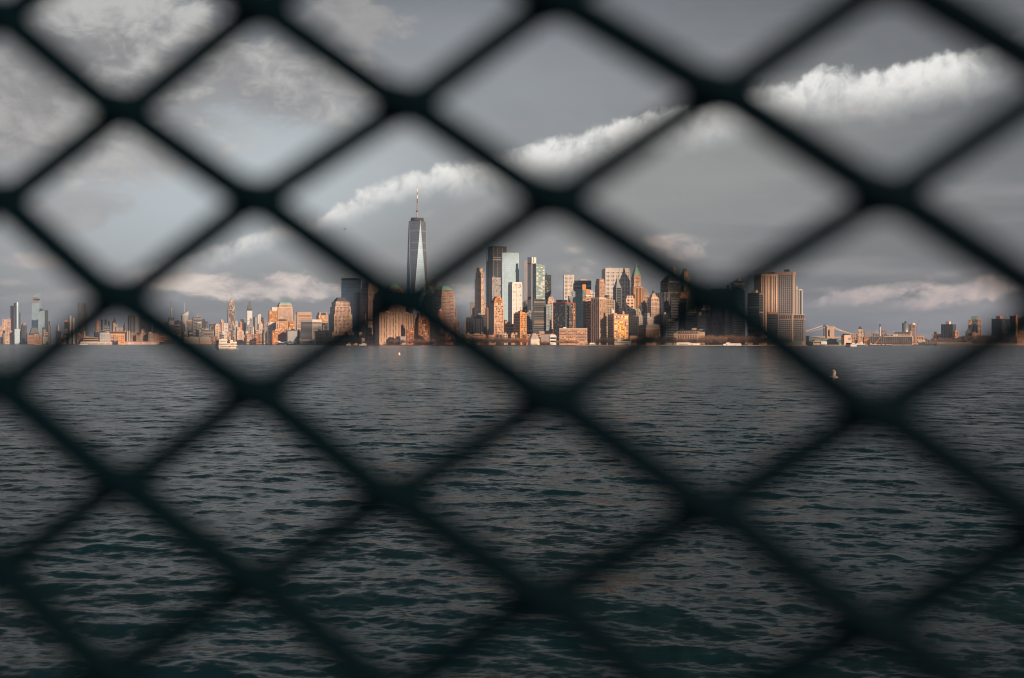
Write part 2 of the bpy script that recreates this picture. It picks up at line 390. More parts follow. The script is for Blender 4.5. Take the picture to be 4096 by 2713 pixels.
    B('office_tower', OT, 'thin dark slab with a pointed top, nearest the pyramid-roofed tower', 431, 431, 440, 1287, 7500, 'dgrey', 'fv', ex=(('pyr', 0, 1281, 'slate', 'roof'),))
    B('office_tower', OT, 'brick-pink tower under a steep dark pyramid roof in the hazy skyline', 447, 452, 470, 1292, 7500, 'pink', 'f', ex=(('pyr', .08, 1271, 'slate', 'pyramid_roof'),))
    B('office_block', 'office block', 'low grey block in front of the three thin dark slabs', 416, 416, 437, 1304, 7000, 'grey', 'fr')
    B('office_block', 'office block', 'wide grey block in front of the pyramid-roofed tower', 461, 464, 492, 1308, 7050, 'grey', 'f')
    B('office_tower', OT, 'stepped grey tower with a bright side, between the pyramid roof and the big grey slab', 492, 500, 510, 1301, 7200, 'midgrey', 'f', t=((1294, .2),))
    B('office_tower', OT, 'broad mid-grey slab with faint vertical ribs, far skyline behind the yellow pier tower', 511, 518, 542, 1261, 7600, 'midgrey', 'fv')
    B('office_tower', OT, 'narrow pale sliver tower squeezed between two big grey slabs', 545, 545, 556, 1246, 7700, 'grey', 'fv', bk=0)
    B('glass_tower', GT, 'wide dark glass slab with horizontal lines, the broadest of the far west skyline', 557, 557, 606, 1263, 7200, 'dgrey', 'fr', 'k')
    B('office_tower', OT, 'dim dark block in the shade of the fence, westmost of the pair', 612, 616, 640, 1284, 7400, 'slate', 'f')
    B('office_tower', OT, 'dim dark block with a rusty cube on its roof, eastern one of the pair', 634, 634, 668, 1296, 7100, 'dgrey', 'f', ex=(('box', (.2, .5, .2, .8), 1287, 'rust', 'roof_cube'),), bk=0)
    # super-slim tower
    B('slim_tower', 'tower', 'pencil-thin very tall tower with a scaffolded top, tallest of its part of the skyline', 680, 680, 688.5, 1232, 8400, 'grey', 'fv', 'g', ex=(('lattice', (0, 1, .1, .9), 1205, 'steel', 'scaffold_top'),), bk=0)
    B('office_block', 'office block', 'grey block with a white upper part at the foot of the pencil-thin tower', 673, 676, 696, 1271, 7300, 'dgrey', 'f', ex=(('band', 1300, 1283, 'grey', 'upper_part'),))
    B('office_block', 'office block', 'dark block with a lit terrace, just east of the pencil-thin tower', 697, 697, 722, 1284, 7350, 'slate', 'fr')
    o = B('glass_tower', GT, 'grey glass tower with a sloping top and a thin white spire', 724, 729, 754, 1262, 8200, 'midgrey', 'fv', 'g', ex=(('slant', 1260, 1244, 'glass_grey', 'sloped_top'), ('mast', (.5, .5), 1208, 2.4, 'plain_white')))
    B('office_block', 'office block', 'small tower with a peach top in front of the sloped glass tower', 746, 746, 769, 1279, 7400, 'midgrey', 'f', ex=(('band', 1286, 1279.5, 'tan', 'top_storeys'),))
    B('office_tower', OT, 'mauve-grey broad tower with a stepped crown in the hazy middle skyline', 769, 773, 808, 1273, 7800, 'lilac', 'fr', t=((1266, .1), (1262.5, .3)))
    B('office_tower', OT, 'slim dark tower, right beside the mauve-grey stepped tower', 808, 808, 820, 1277, 7500, 'dgrey', 'fv')
    B('office_tower', OT, 'small dark tower with a brown cap, second east of the mauve-grey stepped tower', 820, 822, 833, 1286, 7400, 'dgrey', 'f', ex=(('box', (0, 1, 0, 1), 1284, 'brown', 'cap'),), bk=0)
    B('office_block', 'office block', 'grey block with a white roof storey in front of the mauve-grey stepped tower', 786, 788, 807, 1293, 7200, 'midgrey', 'f', ex=(('box', (.1, .9, .1, .9), 1289, 'white', 'roof_storey'),), bk=0)
    B('office_block', 'office block', 'dark flat block behind the long striped building', 836, 838, 866, 1295, 7000, 'slate', 'f')
    B('office_building', 'office building', 'long low building in grey horizontal stripes west of the ferry', 789, 796, 855, 1319, 6200, 'grey', 'rl', 'd')
    B('apartment_block', AP, 'cream tower with stepped shoulders before the domed cream tower', 856, 861, 881, 1303, 6400, 'cream', 'f', t=((1297, .12),))
    B('office_tower', OT, 'cream tower with a rounded stepped top, west neighbour of the tall stepped spire tower', 879, 883, 896, 1288, 7300, 'cream', 'fv', t=((1281, .12), (1277, .28)))
    B('apartment_block', AP, 'white flat-topped block right before the tall stepped spire tower', 896, 896, 912, 1294, 6900, 'white', 'f')
    # the tall stepped spire tower
    B('art_deco_skyscraper', 'skyscraper', 'tall cream stepped skyscraper with a spire, tallest in the hazy middle skyline', 909, 913, 940.5, 1238, 8000, 'cream', 'cv', 'd',
      t=((1220, .07), (1214, .17), (1209, .24)), ex=(('cyl', (.5, .5), 11, 1203, 'cream', 'drum', 1), ('cone', (.5, .5), 9, 1188, 'stone', 'crown'), ('mast', (.5, .5), 1172, .9, 'grey')), bk=0)
    B('apartment_tower', 'tower', 'thin white tower just east of the tall stepped spire tower', 942, 942, 951, 1286, 7400, 'white', 'f')
    B('office_tower', OT, 'rust-brown tower with a pointed roof east of the tall stepped spire tower', 956, 959, 968, 1291, 7200, 'rust', 'f', ex=(('pyr', .05, 1284, 'rust', 'roof'),))
    B('office_tower', OT, 'dark grey slab behind the rust-brown pointed tower', 962, 965, 984, 1277, 7700, 'dgrey', 'fv')
    B('glass_tower', GT, 'tapering glass tower still building, with dark steel floors and mast above pale bands', 987, 989, 1009, 1243, 8000, 'white', 'fr', 'b',
      ex=(('fru', .0, .03, 1237, 'slate', 'steel_floors'), ('fru', .08, .16, 1221, 'steel', 'steel_frame'), ('lattice', (.3, .75, .3, .7), 1206, 'steel', 'mast_frame')), bk=0)
    B('apartment_tower', 'tower', 'pale teal slab in front of the unfinished steel-topped tower', 998, 998, 1011, 1274, 7300, 'lilac', 'f', 't')
    B('office_tower', OT, 'dark block between the teal slab and the two-lobed white tower', 1012, 1014, 1029, 1269, 7600, 'slate', 'fv')
    o = root('apartment_tower', 'slender white tower of two round lobes in the hazy skyline', 'tower', (X(1036, 7500), 7500, 1))
    for px, yy in ((1033, 1259), (1039, 1256)):
        mb = MB(); mb.lathe((px - 1036) / F * 7500, 0, [(6.2, 0), (6.2, Z(yy, 7500) - 4), (4, Z(yy, 7500) - 1)], 'white', 12); mb.build('lobe', o)
    B('office_tower', OT, 'dark block just east of the two-lobed white tower', 1042, 1044, 1055, 1270, 7600, 'dgrey', 'fv')
    B('apartment_tower', 'tower', 'pale tower behind the orange brick cluster with a white crown', 1055, 1057, 1073, 1282, 7200, 'lilac', 'f')
    B('apartment_block', AP, 'cream pyramid-stepped block below the two-lobed white tower', 1031, 1035, 1052, 1296, 6600, 'cream', 'f', t=((1290, .2),))
    B('apartment_block', AP, 'grey block with pale dormers under the pale teal slab', 984, 986, 1012, 1306, 6500, 'lilac', 'f', t=((1300, .2),))
    # waterfront row of the far shore
    B('brick_warehouse', 'warehouse', 'brown brick warehouse with a pale end wall west of the long glass apartments', 309, 309, 332, 1341, 6300, 'brown', 'f', 'd')
    B('low_building', 'building', 'long low beige building between the brown warehouse and the glass apartments', 332, 332, 393, 1350, 6250, 'stone', 'fr')
    B('apartment_block', AP, 'blue-grey glass apartments with white frames behind the painted pier shed', 394, 398, 443, 1335, 6300, 'lilac', 'f', 'b', ex=(('box', (.1, .9, .1, .9), 1333, 'white', 'roof_storey'),), bk=0)
    B('warehouse', 'warehouse', 'very long flat brown warehouse with bright roof windows behind the glass apartments', 438, 438, 520, 1327, 6600, 'brown', 'fr', 'l')
    B('warehouse', 'warehouse', 'reddish block behind the yellow pier tower', 500, 504, 556, 1332, 6400, 'brown', 'f', 'd')
    B('apartment_block', AP, 'terraced beige apartments, first east of the yellow pier tower', 561, 561, 592, 1337, 6250, 'stone', 'f', ex=(('box', (.5, .8, .2, .8), 1333, 'pink', 'roof_box'),), bk=0)
    B('apartment_block', AP, 'taller beige apartment slab with a cream penthouse, facing the end of the painted pier', 590, 594, 635, 1334, 6200, 'pink', 'f', 'd', ex=(('box', (.05, .38, .2, .8), 1328, 'cream', 'penthouse'),), bk=0)
    B('low_building', 'building', 'orange-lit low row east of the beige apartment slab', 636, 636, 665, 1348, 6000, 'orange', 'fr')
    B('warehouse', 'warehouse', 'dark windowless shed at the fence-shaded shoreline', 655, 655, 734, 1361, 5900, 'slate', 'n')
    B('pier_shed', 'shed', 'blank grey waterfront box, westmost of two before the striped building', 736, 737, 795, 1348, 5600, 'grey', 'n', bk=0)
    B('pier_shed', 'shed', 'blank grey waterfront box nearer the ferry, a pale wedge-roofed shed before it', 797, 798, 843, 1348, 5650, 'grey', 'n', bk=0)
    B('ferry_shed', 'shed', 'pale wedge-roofed shed low on the waterfront behind the ferry', 808, 808, 846, 1369, 5500, 'pink', 'n', ex=(('slant', 1362, 1367, 'pink', 'roof'),))
    B('apartment_block', AP, 'brown block between the grey boxes and the ferry', 836, 840, 868, 1346, 5750, 'brown', 'f')
    B('apartment_block', AP, 'sunlit cream apartment building with stepped top behind the ferry bow', 943, 948, 975, 1325, 5700, 'cream', 'pl', 'd', t=((1322, .1),))
    B('apartment_block', AP, 'tan-orange block east of the ferry bow', 980, 983, 1014, 1336, 5600, 'tan', 'pl')
    B('brick_building', 'building', 'deep red brick building between the tan block and the grey slab', 1015, 1018, 1047, 1336, 5600, 'brick', 'pl')
    B('office_block', 'office block', 'narrow grey slab beside the deep red brick building', 1048, 1055, 1071, 1330, 5500, 'grey', 'pl')

# ================================================================== cluster east of the ferry
def north_cluster():
    B('apartment_tower', 'tower', 'orange brick tower with a curved white crown over the waterfront', 1072, 1075, 1110, 1243, 5000, 'orange', 'p', 'l', ex=(('box', (.35, 1, 0, .8), 1229, 'white', 'crown'),), bk=0, lwm=None)
    B('apartment_tower', 'tower', 'broad beige tower with a green copper roof and dark glass shoulders', 1105, 1113, 1172, 1230, 5200, 'cream', 'p', 'd',
      t=((1219, .07),), ex=(('fru', .02, .1, 1210, 'copper', 'copper_roof'), ('bb', (-.14, .0, .1, .9), 1372, 1231, 'dgrey', 'shoulder'), ('bb', (1.0, 1.14, .1, .9), 1372, 1231, 'dgrey', 'shoulder')), cor='cream')
    B('apartment_tower', 'tower', 'white-framed narrow block under the orange brick tower', 1070, 1074, 1103, 1288, 4850, 'white', 'pl', 'o')
    B('apartment_tower', 'tower', 'white-gridded orange block with a dark penthouse, in front of the green-roofed tower', 1102, 1106, 1151, 1285, 4800, 'orange', 'x', 'l', ex=(('bb', (.25, .9, .2, .8), 1286, 1277, 'slate', 'penthouse'), ('fins', 9, 1285, None, (1.2, 'white'))), bk=0)
    B('apartment_block', AP, 'brown-orange grid block at the trees, below the white-gridded orange block', 1086, 1090, 1145, 1323, 4650, 'rust', 'x', 'l')
    B('apartment_tower', 'tower', 'orange block with white windows between the green-roofed tower and the cream tower', 1152, 1155, 1178, 1286, 4900, 'rust', 'pl', 'l')
    B('glass_tower', GT, 'thin pale blue slab west of the cream ribbon-windowed tower', 1176, 1177, 1185, 1257, 5300, 'lilac', 'n', bk=0)
    B('office_tower', OT, 'cream ribbon-windowed tower with a brown machine storey on top', 1185, 1189, 1246, 1259, 5000, 'cream', 'r', 'w', ex=(('box', (.0, 1, .0, .9), 1248, 'stone', 'machine_storey'),), bk=1)
    B('office_block', 'office block', 'grey glass office with an arched dark reflection, behind the waterfront trees', 1144, 1150, 1189, 1320, 4600, 'bluegrey', 'r', 'g')
    B('office_block', 'office block', 'dark narrow block between the grey glass office and the ribbed grey office', 1188, 1190, 1204, 1322, 4700, 'slate', 'r')
    B('office_building', 'office building', 'big grey ribbed office with a white top storey near the water', 1203, 1250, 1287, 1288, 4300, 'grey', 'r', 'd', ex=(('box', (-.01, 1.01, 0, 1.01), 1278, 'white', 'top_storey'),), bk=0, phi=math.radians(50))
    B('office_block', 'office block', 'brown tiled block in front of the big grey ribbed office', 1258, 1262, 1292, 1323, 4150, 'stone', 'pl', 'd')
    B('apartment_tower', 'tower', 'orange brick tower with white balconies just west of the stepped-pyramid tower', 1265, 1275, 1312, 1261, 4700, 'tan', 'p', 'l', ex=(('box', (.1, .95, .1, .9), 1250, 'tan', 'penthouse'), ('box', (.3, .8, .05, .12), 1251, 'slate', 'louvre')), bk=0)
    B('apartment_block', AP, 'black glass block below the orange brick tower with white balconies', 1286, 1290, 1312, 1292, 4450, 'slate', 'p', 'd')
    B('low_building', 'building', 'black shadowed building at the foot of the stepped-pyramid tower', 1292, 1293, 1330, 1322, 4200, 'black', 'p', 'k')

# ================================================================== the financial-centre towers
def west_cluster():
    B('office_tower', OT, 'pink granite tower with a dark stepped pyramid top and low shopping wings', 1315, 1337, 1409, 1256, 3640, 'pink', 'p', 'd', t=((1226, .06), (1206, .12)),
      ex=(('fru', .1, .13, 1199, 'slate', 'roof_step'), ('fru', .16, .19, 1194, 'slate', 'roof_step'), ('fru', .22, .25, 1189, 'slate', 'roof_step')), lwm=None)
    B('shopping_wing', 'building', 'low pink granite wing with window rows at the foot of the stepped-pyramid tower', 1330, 1330, 1414, 1327, 3560, 'pink', 'p', 'd')
    B('shopping_wing', 'building', 'long low pink arcade by the boat basin', 1330, 1331, 1459, 1353, 3520, 'pink', 'r', 'd', bk=0)
    B('shopping_wing', 'building', 'small pink block standing on the long low arcade', 1436, 1437, 1447, 1328, 3600, 'pink', 'p', 'd', bk=0)
    # curved glass headquarters
    def bow(name, label, x0, x1, y, D, mat, band, ch):
        o = root(name, label, 'glass tower', (X((x0 + x1) / 2, D), D, 1)); w = (x1 - x0) / F * D; h = Z(y, D) - 1
        n = 16; pts = [(w * (i / n - .5), -10 * math.sin(math.pi * i / n)) for i in range(n + 1)]
        mb = MB()
        for i in range(n):
            (xa, ya), (xb, yb) = pts[i], pts[i + 1]; mb.face([(xa, ya, 0), (xb, yb, 0), (xb, yb, h), (xa, ya, h)], mat)
        mb.face([(w / 2, 0, 0), (w / 2, 45, 0), (w / 2, 45, h), (w / 2, 0, h)], mat); mb.face([(-w / 2, 45, 0), (-w / 2, 0, 0), (-w / 2, 0, h), (-w / 2, 45, h)], mat)
        mb.face([(w / 2, 45, 0), (-w / 2, 45, 0), (-w / 2, 45, h), (w / 2, 45, h)], mat); mb.face([(p[0], p[1], h) for p in pts] + [(w / 2, 45, h), (-w / 2, 45, h)], 'slate'); mb.build('glass_wall', o)
        mb = MB(); z = 5
        while z < h:
            for i in range(n):
                (xa, ya), (xb, yb) = pts[i], pts[i + 1]; mb.face([(xa, ya - .4, z), (xb, yb - .4, z), (xb, yb - .4, z + 1.3), (xa, ya - .4, z + 1.3)], band)
            z += ch
        mb.build('floor_band', o, kind='stuff'); return o, w, h, pts
    o, w, h, pts = bow('glass_tower', 'tall curved blue-grey glass tower with a louvred top band, behind the stepped-pyramid tower', 1365, 1441, 1119, 3950, 'glass_pale', 'white', 5.2)
    mb = MB()
    for i in range(34): x = w * (i / 33 - .5); mb.box(x - .5, x + .5, -10 * math.sin(math.pi * i / 33) - .6, 2, h - 2, h + 5, 'slate')
    mb.build('louvre', o, kind='stuff')
    bow('glass_tower', 'lower rounded grey tower with stripe floors in front of the curved glass tower', 1416, 1443, 1171, 3800, 'glass_grey', 'lilac', 5.5)
    B('glass_tower', GT, 'dark stepped tower between the curved glass tower and the pyramid-topped tower', 1442, 1447, 1475, 1168, 3750, 'dgrey', 'r', 'd', t=((1145, (.25, 1, 0, 1)), (1120, (.5, 1, 0, 1))))
    B('construction_roof', 'building', 'orange-lit unfinished floors peeping over the dark stepped tower', 1449, 1452, 1476, 1116, 4300, 'rust', 'r', 'w')
    B('office_tower', OT, 'granite grid tower with a green pyramid roof, tallest of the financial group', 1442, 1474, 1531, 1152, 3600, 'pink', 'p', 'd',
      t=((1138, .06), (1129, .1)), ex=(('fru', .04, .3, 1117, 'copper', 'pyramid_roof'), ('fru', .3, .45, 1108, 'copper', 'roof_tip')), lwm=None)
    B('office_wing', 'building', 'narrow stepped granite wing at the foot of the green pyramid tower', 1458, 1460, 1488, 1312, 3480, 'pink', 'p', 'd', t=((1285, (0, .3, 0, 1)), (1257, (0, .16, 0, 1))), bk=0)
    B('office_tower', OT, 'granite grid tower under a green dome, in the deepest shade of the fence', 1527, 1558, 1620, 1165, 3540, 'pink', 'p', 'd', t=((1154, .08),), ex=(('cyl', (.5, .5), 27, 1150, 'tan', 'drum', 1), ('dome', .42, 1130, 'copper', 'dome')))
    # the tallest tower: square base turned into a square top by eight triangles
    D = 3669; s = D / F; o = root('supertall_glass_tower', 'tallest tower of the skyline, faceted mirror glass with a ring platform and long spire', 'skyscraper', (X(1669, D), D, 1))
    c = lambda r, a: (r * math.cos(math.radians(a)), r * math.sin(math.radians(a)))
    zb, zt = 58.0, Z(886, D) - 1; rb, rt = 31 * math.sqrt(2), 22 * math.sqrt(2)
    be = math.degrees(-math.atan((1669 - 2048) / F))
    a0 = be + 20 - 135   # base corner that faces the camera, left of centre
    base = [c(rb, a0 + 90 * i) for i in range(4)]; top = [c(rt, a0 + 45 + 90 * i) for i in range(4)]
    mb = MB()
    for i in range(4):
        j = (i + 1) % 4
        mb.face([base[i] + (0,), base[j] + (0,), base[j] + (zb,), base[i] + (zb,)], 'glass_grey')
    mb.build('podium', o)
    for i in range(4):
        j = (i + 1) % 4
        for tri, mt in (([base[i] + (zb,), base[j] + (zb,), top[i] + (zt,)], 'tower_facet_lit'), ([base[j] + (zb,), top[j] + (zt,), top[i] + (zt,)], 'tower_facet_shaded')):
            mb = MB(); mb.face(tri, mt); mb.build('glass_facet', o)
    for i in range(4):
        for k in ((i, i), (i, (i + 3) % 4)):
            mb = MB(); mb.tube([base[k[0]] + (zb,), top[k[1]] + (zt,)], .75, 'grey', 5); mb.build('edge_trim', o)
    mb = MB()   # belts of machine floors
    for za in (0.90, 0.79, .72):
        z = zb + (zt - zb) * za; f = za
        for i in range(4):
            j = (i + 1) % 4
            bi, bj, ti, tj = Vector(base[i]), Vector(base[j]), Vector(top[i]), Vector(top[j])
            p0 = bj.lerp(ti, f); p1 = bj.lerp(tj, f)   # the inverted triangle's edges at height f
            n = ((p0 + p1) / 2).normalized() * .5
            mb.face([tuple(p0 + n) + (z,), tuple(p1 + n) + (z,), tuple(p1 + n) + (z + 3.2,), tuple(p0 + n) + (z + 3.2,)], 'bluegrey')
    mb.build('machine_belt', o)
    mb = MB(); mb.face([t_ + (zt,) for t_ in top], 'slate'); mb.build('roof', o)
    zr = lambda y: Z(y, D) - 1
    for y0, y1, r in ((884, 881.5, 23), (879.5, 877.5, 22.5), (875.5, 873, 22)):
        mb = MB(); mb.lathe(0, 0, [(r - 2, zr(y0)), (r, zr(y0)), (r, zr(y1)), (r - 2, zr(y1))], 'steel', 28); mb.build('platform_ring', o)
    mb = MB(); mb.lathe(0, 0, [(13, zt - 1), (11, zr(874))], 'rust', 16); mb.build('platform_core', o)
    segs = [(874, 848, 2.6, 1.9, 'grey'), (848, 842, 3.6, 4.2, 'steel'), (842, 812, 1.5, 1.3, 'grey'), (812, 795, 2.0, 1.8, 'steel'), (795, 781, 1.9, 1.7, 'plain_white'), (781, 767, 1.2, 1.2, 'brown'), (767, 754, 1.3, 1.2, 'plain_white'), (754, 740, 1.1, .5, 'pink')]
    for y0, y1, r0, r1, m in segs:
        mb = MB(); mb.tube([(0, 0, zr(y0)), (0, 0, zr(y1))], r0, m, 8, r1); mb.build('spire_segment', o)
    for y in (835, 826, 818): 
        mb = MB(); mb.lathe(0, 0, [(2.6, zr(y)), (2.6, zr(y) + 1)], 'steel', 10); mb.build('spire_collar', o)
    B('glass_tower', GT, 'grey tower with balconied bare floors, right behind the tallest spire tower', 1712, 1713, 1728, 1121, 3950, 'grey', 'r', 'd', bk=0)
    B('construction_tower', 'tower', 'open concrete frame of bare floors beside the green-roofed granite tower', 1728, 1729, 1748, 1120, 3980, 'steel', 'r', 'k', ex=(('rings', 6.5, 1121, 1.4, 'grey'),), bk=0)
    B('office_tower', OT, 'granite grid tower with a flat-topped green hip roof and a thin crane', 1730, 1766, 1819, 1190, 3560, 'pink', 'p', 'd', t=((1170, .04), (1158, .08)),
      ex=(('fru', .02, .24, 1143, 'copper', 'hip_roof'), ('crane', (.45, .5), (1793, 1116), 1786, 'steel')), lwm=None)
    B('office_wing', 'building', 'granite shoulder wing stepping down east of the flat-topped green roof', 1800, 1801, 1826, 1235, 3600, 'pink', 'p', 'd', bk=0)
    # waterfront flats
    B('apartment_tower', 'tower', 'cream riverside flats with vertical stripes, wider front slab of the pair', 1503, 1519, 1601, 1250, 3330, 'tan', 'vp', 'd', ex=(('fins', 9.5, 1250, None, (2.4, 'cream')), ('box', (.35, .6, .3, .7), 1243, 'cream', 'lift_house'), ('bb', (-.04, .05, 0, .5), 1256, 1248, 'cream', 'roof_tank')), bk=0)
    B('apartment_tower', 'tower', 'cream riverside flats with vertical stripes, shadowed rear slab of the pair', 1602, 1606, 1660, 1254, 3420, 'tan', 'vp', 'd', ex=(('fins', 9.5, 1254, None, (2.2, 'cream')), ('box', (.3, .55, .3, .7), 1248, 'cream', 'lift_house')), bk=0)
    B('walkway_block', 'building', 'low grey link block joining the two striped cream slabs', 1584, 1585, 1622, 1346, 3320, 'grey', 'n', bk=0)
    B('brick_tower', 'apartment tower', 'small red brick block with a bright orange end, before the striped cream slabs', 1625, 1627, 1656, 1316, 3260, 'brick', 'p', 'l', ex=(('box', (.2, .8, .2, .8), 1310, 'brick', 'lift_house'), ('bb', (.84, 1.02, -.02, .5), 1340, 1311, 'orange', 'end_wall')), bk=0)
    B('brick_tower', 'apartment tower', 'tall brown brick flats with lit windows and a turreted roofline', 1660, 1674, 1718, 1272, 3300, 'brick', 'p', 'l', t=((1266, .06),), ex=(('box', (.05, .25, .1, .9), 1253, 'brown', 'turret'), ('box', (.4, .62, .1, .9), 1247, 'brown', 'turret'), ('box', (.75, .95, .1, .9), 1253, 'brown', 'turret')), bk=0)
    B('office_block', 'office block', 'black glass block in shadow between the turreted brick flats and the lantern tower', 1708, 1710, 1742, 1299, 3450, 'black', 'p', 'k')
    B('brick_tower', 'apartment tower', 'dark brick tower topped by a turret and small white lantern', 1741, 1763, 1788, 1272, 3330, 'brown', 'p', 'd', ex=(('cyl', (.35, .5), 10, 1258, 'brick', 'turret_base', 1), ('cyl', (.35, .5), 7, 1244, 'rust', 'turret', 1), ('cyl', (.35, .5), 4.5, 1239, 'plain_white', 'lantern', 1), ('cone', (.35, .5), 3, 1233, 'plain_white', 'lantern_tip')), bk=0)
    B('brick_block', 'apartment block', 'low red brick block with lit windows under the lantern tower', 1741, 1772, 1815, 1339, 3210, 'brick', 'p', 'l', bk=1)
    B('brick_block', 'apartment block', 'dim brick corner block east of the granite shoulder wing', 1815, 1818, 1838, 1288, 3500, 'brown', 'p', 'd')
    B('brick_block', 'apartment block', 'long dark apartment row beside the low red brick block', 1818, 1820, 1866, 1337, 3230, 'midgrey', 'p', 'd')
# ================================================================== lower Manhattan, from the slim cream tower to the striped stone pair
def centre():
    B('slim_tower', 'tower', 'slim cream stone tower with a notched crown, standing clear of its neighbours', 1900, 1909, 1936, 1113, 4100, 'cream', 'ps', 'w', t=((1089, .07), (1071, .16)), ex=(('fins', 14, 1089, None, (2, 'cream')),), bk=0)
    B('office_tower', OT, 'plain grey slab half hidden behind the slim cream tower', 1880, 1881, 1902, 1208, 4250, 'midgrey', 'n')
    B('office_tower', OT, 'narrow tan tower tucked behind the slim cream tower on the east', 1934, 1936, 1947, 1211, 4200, 'stone', 'p')
    B('office_tower', OT, 'thin brown tower with a dark recess between the slim cream and dark glass towers', 1941, 1943, 1956, 1234, 3350, 'brown', 'v', 'k')
    B('glass_tower', GT, 'very tall dark glass tower with steel cross frames at its top', 1946, 1972, 2027, 1042, 3950, 'dgrey', 'cv', 'q', t=((985, (.0, 1, .0, .82)),),
      ex=(('fins', 18, 990, None, (1.2, 'lilac')), ('bb', (-.02, 1.02, -.02, 1.02), 1040, 1036, 'lilac', 'cross_belt'), ('bb', (-.02, 1.02, -.02, 1.02), 1031, 1028, 'lilac', 'cross_belt'), ('box', (-.01, 1.01, -.01, 1.01), 984, 'slate', 'parapet')), lwm=None, bk=0)
    B('glass_tower', GT, 'grey stone-gridded block in front of the very tall dark glass tower', 1955, 1965, 2006, 1110, 3780, 'lilac', 'x', 'g')
    B('glass_tower', GT, 'tall smooth pale blue mirror tower, brightest of the centre', 2004, 2008.5, 2076, 1012, 3650, 'glass_pale', 'c', 'm', bk=0, ex=(('box', (-.005, 1.005, -.005, 1.005), 1011, 'white', 'parapet'),), lst='c', lgl='g')
    B('office_tower', OT, 'white tower with blue window stripes in front of the pale mirror tower', 2034, 2050, 2087, 1136, 3450, 'plain_white', 'x', 'g', lst='vp', lgl='d', ex=(('box', (-.01, 1.01, -.01, 1.01), 1128, 'plain_white', 'machine_storey'), ('bb', (.25, .5, -.03, .1), 1142, 1137, 'stone', 'louvre'), ('bb', (.68, .95, -.03, .1), 1142, 1137, 'stone', 'louvre'), ('fins', 20, 1136, None, (3.2, 'plain_white'))), bk=0)
    B('office_tower', OT, 'slim dark block peeping out east of the white blue-striped tower', 2086, 2088, 2098, 1208, 3700, 'slate', 'n')
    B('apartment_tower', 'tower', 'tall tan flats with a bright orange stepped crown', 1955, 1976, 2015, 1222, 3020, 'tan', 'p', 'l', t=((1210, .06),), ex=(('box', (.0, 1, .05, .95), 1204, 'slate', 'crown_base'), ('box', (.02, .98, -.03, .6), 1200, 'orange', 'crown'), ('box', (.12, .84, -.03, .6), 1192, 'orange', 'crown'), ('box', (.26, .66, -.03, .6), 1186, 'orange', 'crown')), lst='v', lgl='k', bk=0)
    B('brick_block', 'apartment block', 'stepped brown brick block with a small cream head house, west of the domed building', 1858, 1859, 1896, 1288, 3110, 'stone', 'p', 'd', t=((1283, .1),), ex=(('bb', (.05, .75, .2, .8), 1284, 1270, 'tan', 'head_house'), ('bb', (.75, .98, .1, .5), 1284, 1261, 'cream', 'chimney_stack')), bk=0)
    B('stone_building', 'building', 'stone hall with tall fins and a dark domed roof beside the tan orange-crowned flats', 1896, 1926, 1933, 1275, 3080, 'cream', 'v', 'd', phi=math.radians(72), ex=(('fru', .02, .3, 1260, 'slate', 'domed_roof'), ('fins', 7, 1275, None, (1.6, 'cream'))), bk=0)
    B('office_block', 'office block', 'dark block behind the domed stone hall', 1905, 1908, 1945, 1259, 3250, 'slate', 'p', 'k')
    B('apartment_row', 'apartment block', 'dim brick row, westmost of the low waterfront rows', 1780, 1781, 1812, 1340, 3080, 'brick', 'p', 'l')
    B('apartment_row', 'apartment block', 'shadowed tan row with balconies behind the waterfront trees', 1815, 1817, 1864, 1338, 3000, 'brown', 'p', 'd')
    B('apartment_row', 'apartment block', 'sunlit tan apartment row with dark balconies at its corner', 1864, 1865, 1922, 1338, 2960, 'tan', 'p', 'd', ex=(('box', (.05, .25, .2, .7), 1331, 'tan', 'head_house'), ('box', (.6, .95, .2, .7), 1334, 'stone', 'head_house')), bk=0)
    B('apartment_row', 'apartment block', 'orange-tan end house of the sunlit apartment row', 1922, 1924, 1942, 1338, 2930, 'rust', 'p', 'd')
    B('apartment_row', 'apartment block', 'low tan row east of the gap below the orange-crowned flats', 1942, 1955, 1991, 1340, 2960, 'tan', 'p', 'd', ex=(('box', (.6, .95, .2, .7), 1333, 'rust', 'head_house'),), bk=0)
    for i, (a, b, lab, m) in enumerate([(1991, 2015, 'dark low house with a cream end east of the low tan row', 'slate'), (2013, 2031, 'small cream low house between two dark low houses', 'cream'),
                                   (2030, 2046, 'dark low house behind the sunlit-orange trees', 'dgrey'), (2043, 2060, 'small tan low house with a pale roof box near the white apartment', 'tan'),
                                   (2058, 2074, 'dark low house with a white window strip', 'slate'), (2072, 2090, 'orange low house with three roof boxes', 'rust'), (2089, 2106, 'dark low house next to the stepped museum', 'dgrey')]):
        B('low_house', 'house', lab, a, a + 1, b, 1339 - (i % 2), 2960 + (i % 3) * 40, m, 'p', 'd', ex=(('box', (.2, .7, .2, .7), 1331, 'tan', 'roof_box'),), bk=0)
    B('office_block', 'office block', 'brown block with tall vertical windows east of the orange-crowned flats', 2020, 2022, 2057, 1296, 3050, 'stone', 'r', 'd', ex=(('bb', (.05, .95, -.02, .1), 1306, 1298, 'brown', 'louvre'),))
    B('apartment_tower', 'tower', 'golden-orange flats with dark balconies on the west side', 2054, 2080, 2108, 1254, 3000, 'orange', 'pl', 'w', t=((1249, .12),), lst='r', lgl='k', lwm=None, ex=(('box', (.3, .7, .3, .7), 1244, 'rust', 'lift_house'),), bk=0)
    B('office_block', 'office block', 'grey punched-window tower between the golden flats and the dark curved tower', 2105, 2107, 2130, 1249, 3150, 'bluegrey', 'p', 'd')
